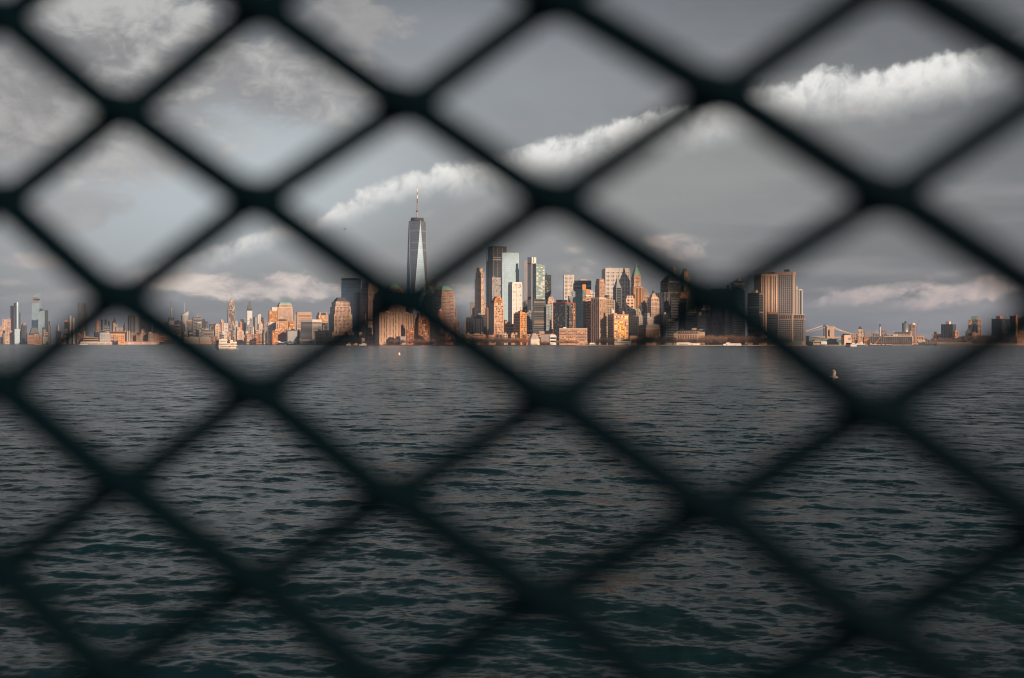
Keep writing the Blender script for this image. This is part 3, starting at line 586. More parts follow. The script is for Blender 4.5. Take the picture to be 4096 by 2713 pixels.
    # tower with hoist
    B('construction_hoist', 'hoist tower', 'thin lattice hoist mast rising beside the unfinished white tower', 2098, 2099, 2110, 1200, 3700, 'steel', 'x', 'l', ex=(('lattice', (0, 1, 0, 1), 1040, 'grey', 'hoist_mast'), ), bk=0)
    B('construction_tower', 'tower', 'white unfinished concrete tower with red safety nets', 2110, 2127, 2145, 1051, 3600, 'white', 'v', 'b', ex=(('box', (0, .35, 0, 1), 1029, 'plain_white', 'core_wall'), ('box', (.45, 1, 0, 1), 1029, 'plain_white', 'core_wall'), ('bb', (-.06, -.0, .1, .95), 1056, 1051, 'plain_red', 'safety_net'), ('bb', (-.06, -.0, .1, .95), 1199, 1196, 'plain_red', 'safety_net'), ('bb', (-.06, -.0, .1, .95), 1196, 1187, 'slate', 'safety_net')), bk=0, lst='n')
    B('glass_tower', GT, 'tall green-tinted glass tower with an open curved rim, next to the white unfinished tower', 2129, 2144, 2180, 1066, 3450, 'glass_teal', 'c', 't', ex=(('slant', 1054, 1062, 'glass_teal', 'sloped_top'), ('lattice', (.2, .95, .1, .9), 1056, 'grey', 'rim_frame')), bk=0)
    B('office_tower', OT, 'dark slab with faint grid, behind the green-tinted glass tower', 2178, 2180, 2205, 1100, 3650, 'slate', 'x', 'd')
    B('glass_tower', GT, 'dark curved glass tower with brown reflections and slatted top', 2129, 2134, 2184, 1213, 3050, 'dgrey', 'r', 'w', t=((1197, .02),), ex=(('rings', 5.5, 1215, 1.0, 'midgrey'), ), bk=0)
    B('art_deco_tower', 'tower', 'lit cream tower with a stepped head, between the dark curved tower and dark gridded slab', 2188, 2192, 2217, 1204, 3350, 'cream', 'p', 'w', t=((1192, .1),), ex=(('box', (.1, .9, .1, .9), 1187, 'tan', 'head_house'), ('mast', (.5, .5), 1174, .8, 'stone')), bk=0)
    B('glass_block', 'glass block', 'narrow blue glass block with a black centre stripe before the lit cream tower', 2183, 2184, 2206, 1218, 3120, 'bluegrey', 'c', 'b', ex=(('bb', (.32, .68, -.03, .1), 1378, 1224, 'black', 'centre_stripe'),), bk=0)
    B('office_tower', OT, 'wide dark gridded slab with a black penthouse above a red cornice', 2213, 2262, 2293, 1211, 3000, 'dgrey', 'p', 'd', phi=math.radians(55), ex=(('box', (.3, .95, .45, .95), 1198, 'black', 'penthouse'), ('box', (-.01, 1.01, -.01, 1.01), 1209, 'red', 'cornice_line')), bk=0)
    B('brick_tower', 'apartment tower', 'thin orange brick strip squeezed beside the glass tower with an orange roof house', 2292, 2293, 2302, 1212, 2990, 'rust', 'p', 'l', bk=0)
    B('office_tower', OT, 'slim white gridded tower, west of the black ribbon slab', 2254, 2257, 2296, 1100, 3500, 'white', 'ps', 'w', bk=0, cor='white')
    B('office_tower', OT, 'broad black slab with ribbon windows behind the orange roof house', 2283, 2290, 2365, 1122, 3550, 'slate', 'r', 'd', ex=(('band', 1134, 1129, 'dgrey', 'machine_belt'),))
    B('office_block', 'office block', 'small glass-roofed grey block between the white gridded tower and teal glass tower', 2272, 2276, 2304, 1184, 3200, 'bluegrey', 'p', 'b', t=((1166, (.5, 1, .1, .9)),))
    B('glass_tower', GT, 'teal glass corner tower joined to a window-gridded cream side', 2302, 2331, 2365, 1181, 2860, 'tan', 'x', 'l', lwm=None, lst='c', lgl='k', ex=(('bb', (-.02, .35, 0, 1.0), 1381, 1160, 'glass_teal', 'glass_corner'), ('bb', (.35, 1.01, -.01, .6), 1184, 1180, 'white', 'white_cornice')), bk=0)
    B('brick_tower', 'apartment tower', 'bright orange roof house and stack behind the teal glass corner tower', 2328, 2330, 2358, 1157, 3050, 'orange', 'n', ex=(('box', (.0, .5, .1, .8), 1138, 'orange', 'stack'),), bk=0)
    B('office_block', 'office block', 'small white stepped block next to the orange roof house', 2357, 2359, 2378, 1168, 3150, 'white', 'p', 'd', t=((1160, (.0, .6, .1, .9)),), bk=0)
    B('art_deco_tower', 'tower', 'tan stone tower with chamfered steps before the big white gridded slab', 2380, 2398, 2420, 1140, 3250, 'tan', 'ps', 'd', t=((1122, .06), (1115, .12)), bk=0)
    B('office_tower', OT, 'big white gridded slab with a boxed top storey, broadest white block of the skyline', 2408, 2423, 2519, 1087, 3400, 'white', 'x', 'k', ex=(('box', (0, 1, 0, 1), 1072, 'white', 'top_storey'), ('fins', 14.5, 1072, None, (2.2, 'white')), ('mast', (.25, .5), 1060, 1.2, 'white')), bk=0)
    B('glass_tower', GT, 'slim blue-grey glass tower with a point built from a cast shadow before the white slab', 2452, 2465, 2486, 1150, 3050, 'bluegrey', 'c', 'q', ex=(('fru', 0, .2, 1136, 'bluegrey', 'spire_shadow'), ('pyr', .2, 1104, 'bluegrey', 'spire_shadow_tip')), bk=0)  # pointed top is a cast spire shadow built as a solid
    B('skyscraper', 'skyscraper', 'tan skyscraper with a steep green copper spire roof', 2522, 2535, 2567, 1146, 3350, 'tan', 'ps', 'w', t=((1105, .06), (1096, .13)), ex=(('fru', .0, .32, 1072, 'copper', 'spire_roof'), ('fru', .34, .47, 1046, 'copper', 'spire_tip'), ('mast', (.5, .5), 1041, .6, 'copper')), bk=0)
    B('office_tower', OT, 'orange-lit flat-topped stone tower right below the green copper spire', 2538, 2541, 2573, 1150, 3150, 'orange', 'v', 'w', ex=(('box', (.05, .7, .1, .8), 1146, 'slate', 'roof_deck'),), bk=0, cor='tan')
    B('office_tower', OT, 'dim tan tower with a boxy head, between the orange-lit tower and the ball-topped tower', 2570, 2574, 2600, 1185, 3300, 'stone', 'p', 'd', t=((1172, .15), (1158, (.15, .6, .15, .8))), bk=0)
    B('art_deco_tower', 'tower', 'blank cream stepped block with few windows below the white gridded slab', 2498, 2504, 2538, 1194, 2990, 'cream', 'f', 'w', t=((1183, .12),), bk=0)
    B('stone_tower', 'tower', 'cream temple-like tower with columns and a pyramid roof topped by a dark ball', 2584, 2604, 2642, 1277, 2900, 'cream', 'p', 'd', t=((1225, (.08, .9, .08, .9)), (1207, (.08, .9, .08, .9)), (1192, (.12, .86, .12, .86))),
      ex=(('fru', .03, .08, 1187, 'cream', 'cornice_step'), ('fru', .14, .36, 1172, 'stone', 'pyramid_roof'), ('cyl', (.5, .5), 2.2, 1166, 'slate', 'finial', 1), ('dome', .14, 1161, 'slate', 'ball')), lwm=None, cor='cream')
    B('office_block', 'office block', 'dark stepped block west of the ball-topped tower', 2554, 2558, 2588, 1222, 3050, 'dgrey', 'p', 'd', t=((1210, (.3, 1, .2, 1)),))
    B('mansard_building', 'building', 'stone building with green copper mansard dormers', 2514, 2526, 2563, 1246, 2980, 'tan', 'p', 'd', ex=(('fru', 0, .1, 1235, 'copper', 'mansard_roof'), ('bb', (.1, .3, -.05, .2), 1246, 1238, 'tan', 'dormer'), ('bb', (.65, .85, -.05, .2), 1246, 1238, 'tan', 'dormer')))
    B('stone_building', 'building', 'cream low-roofed block between the blank cream block and the water-tank building', 2476, 2479, 2514, 1236, 3000, 'cream', 'pl', 'd', ex=(('box', (.0, 1, .0, .8), 1233, 'stone', 'attic'),))
    B('stone_building', 'building', 'small tan block with a dark flat roof behind the golden building', 2441, 2444, 2475, 1238, 3050, 'stone', 'pl', 'd')
    # stone pair and golden building
    B('stone_building', 'building', 'stone building with tall window bays and dark wings, west of the golden building', 2365, 2397, 2424, 1196, 2820, 'stone', 'vp', 'd', phi=math.radians(52), ex=(('box', (-.02, 1.02, -.02, 1.02), 1190, 'cream', 'cornice_storey'), ('bb', (-.015, 1.015, -.015, 1.015), 1250, 1246, 'brown', 'belt'), ('bb', (-.015, 1.015, -.015, 1.015), 1341, 1338, 'brown', 'belt'), ('fins', 6.5, 1196, None, (1.8, 'tan'))), bk=1)
    B('stone_building', 'building', 'taller brown stone block with rooftop ruins behind the window-bay building', 2420, 2423, 2460, 1200, 2960, 'stone', 'p', 'd', t=((1190, (.0, .75, .1, .9)),), ex=(('cyl', (.2, .4), 6, 1181, 'slate', 'dome'), ('box', (.5, .7, .2, .6), 1182, 'stone', 'chimney_stack')), bk=0)
    B('stone_building', 'building', 'cream end tower rising behind the brown stone block', 2450, 2452, 2474, 1188, 3120, 'cream', 'pl', 'd')
    B('stone_building', 'building', 'golden glowing office block with a white water tank on its roof', 2431, 2455, 2514, 1262, 2790, 'tan', 'p', 'o', lst='p', lgl='d', ex=(('box', (-.01, 1.01, -.01, 1.01), 1258, 'tan', 'cornice_storey'), ('bb', (.02, .98, -.015, .1), 1283, 1279, 'stone', 'belt'), ('bb', (.3, .72, -.003, .1), 1343, 1284, 'gold', 'sun_gold_bays'), ('tank', (.15, .6), 4.5, 'plain_white'), ('tank', (.85, .5), 3.2, 'stone')), bk=2)  # gold bays: the sun's reflection put into the wall colour
    mb = MB()
    B('office_tower', OT, 'dark shadowed block between the golden building and the grand cream building', 2513, 2552, 2556, 1266, 2860, 'dgrey', 'p', 'k', phi=math.radians(80), bk=1)
    B('stone_building', 'building', 'white narrow block behind the dark shadowed block', 2554, 2556, 2574, 1266, 2920, 'white', 'pl', 'd')
    B('stone_building', 'building', 'white columned block stepping up to the ball-topped tower', 2572, 2590, 2610, 1268, 2870, 'white', 'pl', 'd', t=((1252, (.1, .5, .1, .9)),), bk=1)
    B('stone_building', 'building', 'grand cream building with an arched window row and green-grey attic', 2553, 2585, 2641, 1312, 2760, 'tan', 'vp', 'd', ex=(('fru', .0, .06, 1298, 'lilac', 'attic_roof'), ('bb', (-.012, 1.012, -.015, 1.015), 1317, 1313, 'tan', 'cornice_band'), ('box', (.3, .5, .3, .7), 1290, 'cream', 'chimney_stack')), bk=0)
    B('stone_building', 'building', 'blank tan box standing before the dark shadowed block', 2518, 2519, 2549, 1343, 2740, 'tan', 'n', bk=0)
    # park front
    B('apartment_building', 'apartment block', 'wide low apartment building gridded with white balconies above the park', 2236, 2238, 2349, 1316, 2820, 'tan', 'x', 'l', ex=(('bb', (-.005, 1.005, -.01, 1), 1318, 1313, 'stone', 'roof_line'), ('box', (.14, .25, .2, .6), 1309, 'plain_white', 'lift_house')), bk=0)
    B('museum_wing', 'museum', 'long grey museum wing with slanted end behind the stepped museum', 2150, 2152, 2215, 1337, 2920, 'lilac', 'n', ex=(('bb', (-.02, 1.05, .0, 1.02), 1339, 1336, 'brick', 'roof_line'),), bk=0)
    B('museum_block', 'museum', 'white museum block with long dark window slots', 2198, 2200, 2225, 1345, 2780, 'plain_white', 'rl', 'd', t=((1339, (.05, .9, .1, .9)),), ex=(('bb', (-.05, 1.15, -.08, .9), 1351, 1344, 'white', 'roof_slab'), ('box', (.2, .6, .3, .6), 1335, 'orange', 'roof_box')), bk=0)
    o = root('stepped_museum', 'white hexagonal museum with a louvred ziggurat roof', 'museum', (X(2135, 2790), 2790, 1)); s = 2790 / F
    mb = MB(); mb.lathe(0, 15, [(24 * s, 0), (24 * s, Z(1360, 2790))], 'white', 6); mb.build('hall', o)
    for i in range(6):
        mb = MB(); r = (25 - 3.1 * i) * s; z = Z(1360 - 4.2 * i, 2790); mb.lathe(0, 15, [(r, z), (r * .9, z + 1.9)], 'white', 6); mb.build('roof_step', o)
        mb = MB(); mb.lathe(0, 15, [(r * .86, z + 1.7), (r * .86, z + 2.9)], 'slate', 6); mb.build('louvre', o)
    B('office_block', 'office block', 'grey terrace block with long ledges behind the museum', 2155, 2157, 2206, 1324, 3050, 'lilac', 'rl', 'd', bk=1)
    B('office_block', 'office block', 'pale windowless block at the end of the grey terrace block', 2206, 2212, 2240, 1316, 3100, 'lilac', 'n', bk=0)
    B('office_block', 'office block', 'low dark hall with three white roof boxes behind the orange low house', 2095, 2097, 2155, 1326, 3120, 'midgrey', 'rl', 'd', ex=(('box', (.2, .32, .1, .3), 1321, 'plain_white', 'roof_box'), ('box', (.4, .65, .1, .3), 1321, 'plain_white', 'roof_box'), ('box', (.75, .9, .1, .3), 1321, 'plain_white', 'roof_box')), bk=0)
    B('brick_block', 'apartment block', 'rust brick row right behind the stepped museum', 2104, 2106, 2163, 1337, 2880, 'rust', 'pl', 'd', bk=0)
    o = B('fort', 'fort', 'round tan fort front with a dark arch by the water', 2312, 2312, 2339, 1372, 2690, 'tan', 'n', bk=0, ex=(('fru', .05, .2, 1364, 'stone', 'arched_roof'), ('bb', (.3, .75, -.03, .1), 1382, 1374, 'brown', 'archway')))
    B('kiosk', 'kiosk', 'small grey kiosk with dark openings beside the round tan fort', 2340, 2341, 2353, 1370, 2700, 'stone', 'pl', 'k', bk=0)
    # white tent
    o = root('event_tent', 'white event tent with a low peaked roof on the quay', 'tent', (X(2370, 2670), 2670, 2)); s = 2670 / F
    mb = MB(); mb.taper((-14 * s, 14 * s, 0, 9), Z(1377, 2670) - 2, (-7 * s, 7 * s, 3, 6), Z(1371, 2670) - 2, 'plain_white'); mb.build('roof', o)
    for i in range(8):
        mb = MB(); x = (-13 + 26 * i / 7) * s; mb.box(x - .5, x + .5, .2, 1, 0, Z(1377, 2670) - 2, 'plain_white'); mb.build('post', o)
    mb = MB(); mb.box(-13 * s, 13 * s, 2, 8, 0, Z(1378, 2670) - 2, 'slate'); mb.build('interior', o)
    # harbour house with clock tower
    o = B('harbour_house', 'pier building', 'white harbour house with a green-capped clock tower on the quay', 2455, 2458, 2525, 1366, 2680, 'white', 'p', 'd', ex=(('bb', (.22, .34, .2, .6), 1381, 1355, 'white', 'clock_tower'), ('bb', (.45, .98, .1, .9), 1366, 1364, 'slate', 'eaves')), bk=0)
    cx, cy, be, b, a = frame(2455, 2458, 2525, 2680)
    zz = lambda y: Z(y, 2680) - 1
    mb = MB(); mb.taper((.21 * b, .35 * b, .18 * a, .62 * a), zz(1355.5), (.277 * b, .283 * b, .39 * a, .41 * a), zz(1347), 'copper'); mb.build('tower_cap', o)
    mb = MB(); mb.taper((.46 * b, .97 * b, .1 * a, .9 * a), zz(1364.5), (.58 * b, .85 * b, .45 * a, .55 * a), zz(1357), 'slate'); mb.build('hip_roof', o)
    mb = MB(); mb.taper((.02 * b, .2 * b, .1 * a, .9 * a), zz(1366.5), (.06 * b, .16 * b, .45 * a, .55 * a), zz(1362), 'slate'); mb.build('hip_roof', o)

# ================================================================== dark towers behind the fence and the east end
def east():
    B('glass_tower', GT, 'grey glass tower with vertical white mullions east of the ball-topped tower', 2614, 2656, 2678, 1170, 3000, 'bluegrey', 'cv', 'd', phi=math.radians(60), ex=(('fins', 7, 1170, None, (.9, 'grey')),), lgl='g', bk=0)
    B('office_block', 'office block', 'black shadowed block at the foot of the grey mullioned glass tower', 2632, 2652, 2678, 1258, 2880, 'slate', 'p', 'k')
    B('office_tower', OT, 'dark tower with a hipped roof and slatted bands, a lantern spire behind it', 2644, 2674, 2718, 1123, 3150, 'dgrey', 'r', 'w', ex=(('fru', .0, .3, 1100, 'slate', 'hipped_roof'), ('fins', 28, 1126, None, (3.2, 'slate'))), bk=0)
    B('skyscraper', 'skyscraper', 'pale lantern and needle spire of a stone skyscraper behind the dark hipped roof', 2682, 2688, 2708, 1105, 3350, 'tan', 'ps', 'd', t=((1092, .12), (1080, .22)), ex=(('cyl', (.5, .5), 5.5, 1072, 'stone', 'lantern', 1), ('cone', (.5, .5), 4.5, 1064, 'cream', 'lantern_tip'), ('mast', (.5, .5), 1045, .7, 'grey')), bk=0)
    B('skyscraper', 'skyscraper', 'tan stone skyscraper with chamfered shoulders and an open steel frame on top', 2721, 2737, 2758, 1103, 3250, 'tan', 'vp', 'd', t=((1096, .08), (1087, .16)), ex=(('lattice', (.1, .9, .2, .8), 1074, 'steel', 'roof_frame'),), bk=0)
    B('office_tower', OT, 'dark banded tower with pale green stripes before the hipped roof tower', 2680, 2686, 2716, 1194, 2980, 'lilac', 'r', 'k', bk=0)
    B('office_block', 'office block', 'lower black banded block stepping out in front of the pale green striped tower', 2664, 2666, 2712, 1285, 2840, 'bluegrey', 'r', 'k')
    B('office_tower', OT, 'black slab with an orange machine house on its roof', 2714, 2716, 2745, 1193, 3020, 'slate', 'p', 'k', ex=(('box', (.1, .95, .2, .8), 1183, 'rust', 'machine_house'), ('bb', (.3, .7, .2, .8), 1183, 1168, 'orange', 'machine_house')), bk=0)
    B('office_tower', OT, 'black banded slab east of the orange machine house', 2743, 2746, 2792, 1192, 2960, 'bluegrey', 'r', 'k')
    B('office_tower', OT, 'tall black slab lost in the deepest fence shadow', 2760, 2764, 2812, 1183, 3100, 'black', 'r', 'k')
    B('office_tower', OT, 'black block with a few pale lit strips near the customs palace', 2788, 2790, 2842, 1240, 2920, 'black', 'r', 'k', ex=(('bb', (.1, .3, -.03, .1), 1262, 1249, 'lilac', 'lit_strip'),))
    B('office_tower', OT, 'thin brown tower with an orange edge between two black slabs', 2820, 2836, 2842, 1212, 3050, 'brown', 'v', 'k')
    B('office_tower', OT, 'flat-topped black box west of the round silver tower', 2839, 2893, 2919, 1154, 2900, 'slate', 'cv', 'k', phi=math.radians(62), bk=0)
    B('customs_palace', 'palace', 'grand stone palace with columns and a dark mansard roof of dormers', 2695, 2697, 2812, 1334, 2730, 'stone', 'n', ex=(('fru', .0, .05, 1320, 'slate', 'mansard_roof'), ('bb', (.82, 1.06, -.05, 1), 1380, 1328, 'stone', 'corner_pavilion'), ('bb', (-.02, .12, -.05, 1), 1380, 1331, 'stone', 'corner_pavilion'), ('bb', (-.02, 1.05, -.06, .2), 1339, 1337, 'cream', 'cornice_band'), ('bb', (.86, 1.0, .1, .6), 1321, 1318, 'copper', 'roof_cresting'), ('box', (.62, .78, .3, .7), 1312, 'tan', 'chimney_stack'), ('box', (.2, .34, .3, .7), 1315, 'slate', 'roof_vault')), bk=0)
    cx, cy, be, b, a = frame(2695, 2697, 2812, 2730)
    o = bpy.data.objects['customs_palace']
    col = MB(); col.lathe(0, 0, [(1.3, 0), (1.1, Z(1340, 2730) - 1)], 'cream', 8)
    c0 = col.build('column', o); c0.location = (.17 * b, -1.5, 0)
    for i in range(1, 12): c = c0.copy(); COL.objects.link(c); c.location = ((.17 + .058 * i) * b, -1.5, 0)
    dm = MB(); dm.box(-1.1, 1.1, -1.2, 2, 0, 3.4, 'cream'); d0 = dm.build('dormer', o); d0.location = (.1 * b, 1, Z(1331, 2730) - 1)
    for i in range(1, 13): c = d0.copy(); COL.objects.link(c); c.location = ((.1 + .064 * i) * b, 1, Z(1331, 2730) - 1)
    wn = MB(); wn.box(-1.2, 1.2, -.3, .3, 0, 3.2, 'slate'); w0 = wn.build('attic_window', o); w0.location = (.16 * b, -.1, Z(1337, 2730))
    for i in range(1, 12): c = w0.copy(); COL.objects.link(c); c.location = ((.16 + .058 * i) * b, -.1, Z(1337, 2730))
    # round silver tower
    D = 2760; s = D / F; o = root('round_glass_tower', 'round silver glass tower with a lipped top and a small turret', 'glass tower', (X(2956, D), D, 1))
    R_ = 30 * s; zt = Z(1142, D) - 1
    mb = MB(); mb.lathe(0, R_, [(R_, 0), (R_, zt)], 'glass_round', 48); mb.build('glass_wall', o, smooth=True)
    mb = MB(); z = 8
    while z < zt - 4: mb.lathe(0, R_, [(R_ - .5, z), (R_ + .12, z), (R_ + .12, z + .7), (R_ - .5, z + .7)], 'slate', 48); z += 4.4
    mb.build('floor_band', o, kind='stuff')
    mb = MB(); mb.lathe(0, R_, [(R_ * .97, zt), (R_ * 1.0, zt + .1), (R_ * 1.0, Z(1134, D)), (R_ * .95, Z(1133, D))], 'grey', 48); mb.build('lip', o)
    mb = MB(); mb.lathe(0, R_, [(R_ * .86, Z(1133.5, D) - 1), (R_ * .5, Z(1124, D))], 'slate', 32); mb.build('roof', o)
    mb = MB(); mb.lathe(R_ * .15, R_, [(R_ * .36, Z(1126, D) - 1), (R_ * .3, Z(1117, D))], 'lilac', 20); mb.build('turret', o)
    mb = MB(); z = 3
    while z < Z(1140, D) - 4: mb.box(-38 * s, -27 * s, 6, 40, z, z + 2.2, 'lilac'); z += 4.4
    mb.build('slatted_side', o, kind='stuff')
    mb = MB(); mb.box(-37.5 * s, -27 * s, 6.5, 40, 0, Z(1139, D), 'slate'); mb.build('side_core', o)
    B('office_tower', OT, 'dark ribbon-windowed block with a white roof house east of the round silver tower', 2990, 3037, 3053, 1171, 2800, 'dgrey', 'r', 'd', phi=math.radians(64), ex=(('box', (.0, .6, .3, .7), 1161, 'stone', 'roof_house'),), bk=0)
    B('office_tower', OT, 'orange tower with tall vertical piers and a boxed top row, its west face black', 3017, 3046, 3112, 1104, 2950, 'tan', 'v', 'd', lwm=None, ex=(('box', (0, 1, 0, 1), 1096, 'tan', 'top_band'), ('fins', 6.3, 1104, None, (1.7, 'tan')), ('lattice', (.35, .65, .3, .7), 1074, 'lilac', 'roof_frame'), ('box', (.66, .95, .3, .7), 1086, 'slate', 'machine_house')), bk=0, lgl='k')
    B('brick_tower', 'apartment tower', 'dark block with a red brick head before the orange pier tower', 3068, 3072, 3112, 1256, 2760, 'slate', 'r', 'k', ex=(('box', (0, 1, 0, 1), 1248, 'brick', 'brick_head'),), bk=0)
    B('office_tower', OT, 'tallest grey grid tower of the east end with a pale vertical fin', 3111, 3180, 3184, 1097, 2640, 'pinkgrey', 'p', 'k', phi=math.radians(84), ex=(('box', (0, 1, 0, 1), 1087, 'tan', 'top_storey'), ('box', (.1, .8, .35, .65), 1077, 'slate', 'machine_house'), ('bb', (-.03, .05, .02, .13), 1378, 1087, 'cream', 'pale_fin')), bk=0)
    o = B('office_tower', OT, 'wide grey grid base of the east end with a band of tall windows', 3114, 3217, 3222, 1277, 2615, 'pinkgrey', 'p', 'k', phi=math.radians(84), ex=(('bb', (.05, .95, .04, 1.0), 1277, 1259, 'slate', 'window_band'), ('bb', (-.03, .98, .03, 1.0), 1260.5, 1258, 'cream', 'band_edge'), ('bb', (-.03, 1.0, 0, 1.0), 1277.5, 1275, 'cream', 'band_edge'), ('bb', (-.04, .05, .42, .48), 1378, 1258, 'cream', 'pale_fin')), bk=0)
    cx, cy, be, b, a = frame(3114, 3217, 3222, 2615, math.radians(84))
    mb = MB()
    for i in range(12):
        y = a * (.06 + .085 * i); mb.box(.03 * b, .06 * b, y - .5, y + .5, Z(1276, 2615) - 1, Z(1259, 2615) - 1, 'cream')
    mb.build('band_post', o, kind='stuff')
    B('office_tower', OT, 'white-framed dark glass tower half hidden behind the tallest grey grid tower', 3184, 3186, 3210, 1159, 2800, 'slate', 'n', 'k', ex=(('bb', (.0, .16, -.03, 1), 1378, 1146, 'white', 'white_fin'), ('bb', (.36, .5, -.03, 1), 1378, 1158, 'white', 'white_fin'), ('bb', (.86, 1.0, -.03, 1), 1378, 1157, 'plain_white', 'white_fin'), ('bb', (.5, 1.0, -.03, 1), 1162, 1157, 'plain_white', 'white_lintel')), bk=0)
    B('terminal_shed', 'terminal', 'low green-roofed shed at the foot of the grey grid base', 3162, 3164, 3208, 1372, 2590, 'midgrey', 'rl', 'k', ex=(('fru', -.03, .1, 1366, 'teal', 'green_roof'),))
    B('brick_block', 'building', 'small tan brick hut beside the low green-roofed shed', 3207, 3208, 3220, 1366, 2600, 'stone', 'n', bk=0)
    B('kiosk', 'kiosk', 'small cream kiosk under the trees, nearest the moored white ferry', 2992, 2993, 3010, 1371, 2575, 'tan', 'n', bk=0)
    B('kiosk', 'kiosk', 'small brown kiosk further east under the dark trees', 3034, 3035, 3051, 1372, 2575, 'stone', 'n', bk=0)
    # white quay pavilion
    o = root('quay_pavilion', 'long white pavilion with a glazed middle on the quay, west of the moored ferry', 'pavilion', (X(2752, 2590), 2590, 2)); s = 2590 / F; zz = lambda y: Z(y, 2590) - 2
    mb = MB(); mb.box(-46 * s, 8 * s, 0, 16, 0, zz(1371), 'plain_white'); mb.build('hall', o)
    mb = MB(); mb.taper((-47 * s, 9 * s, -.6, 17), zz(1371.3), (-45 * s, 5 * s, 2, 14), zz(1369.3), 'plain_white'); mb.build('roof', o)
    mb = MB(); mb.box(8 * s, 49 * s, 1, 14, 0, zz(1374), 'plain_white'); mb.build('annexe', o)
    for i in range(9):
        mb = MB(); x = (-35 + 3.9 * i) * s; mb.box(x, x + 3.2 * s, -.25, .4, 1, zz(1376), 'glass_grey'); mb.build('window', o)
    for i in range(2):
        mb = MB(); x = (12 + 4 * i) * s; mb.box(x, x + 2.6 * s, .7, 1.4, 1, zz(1377), 'slate'); mb.build('door', o)

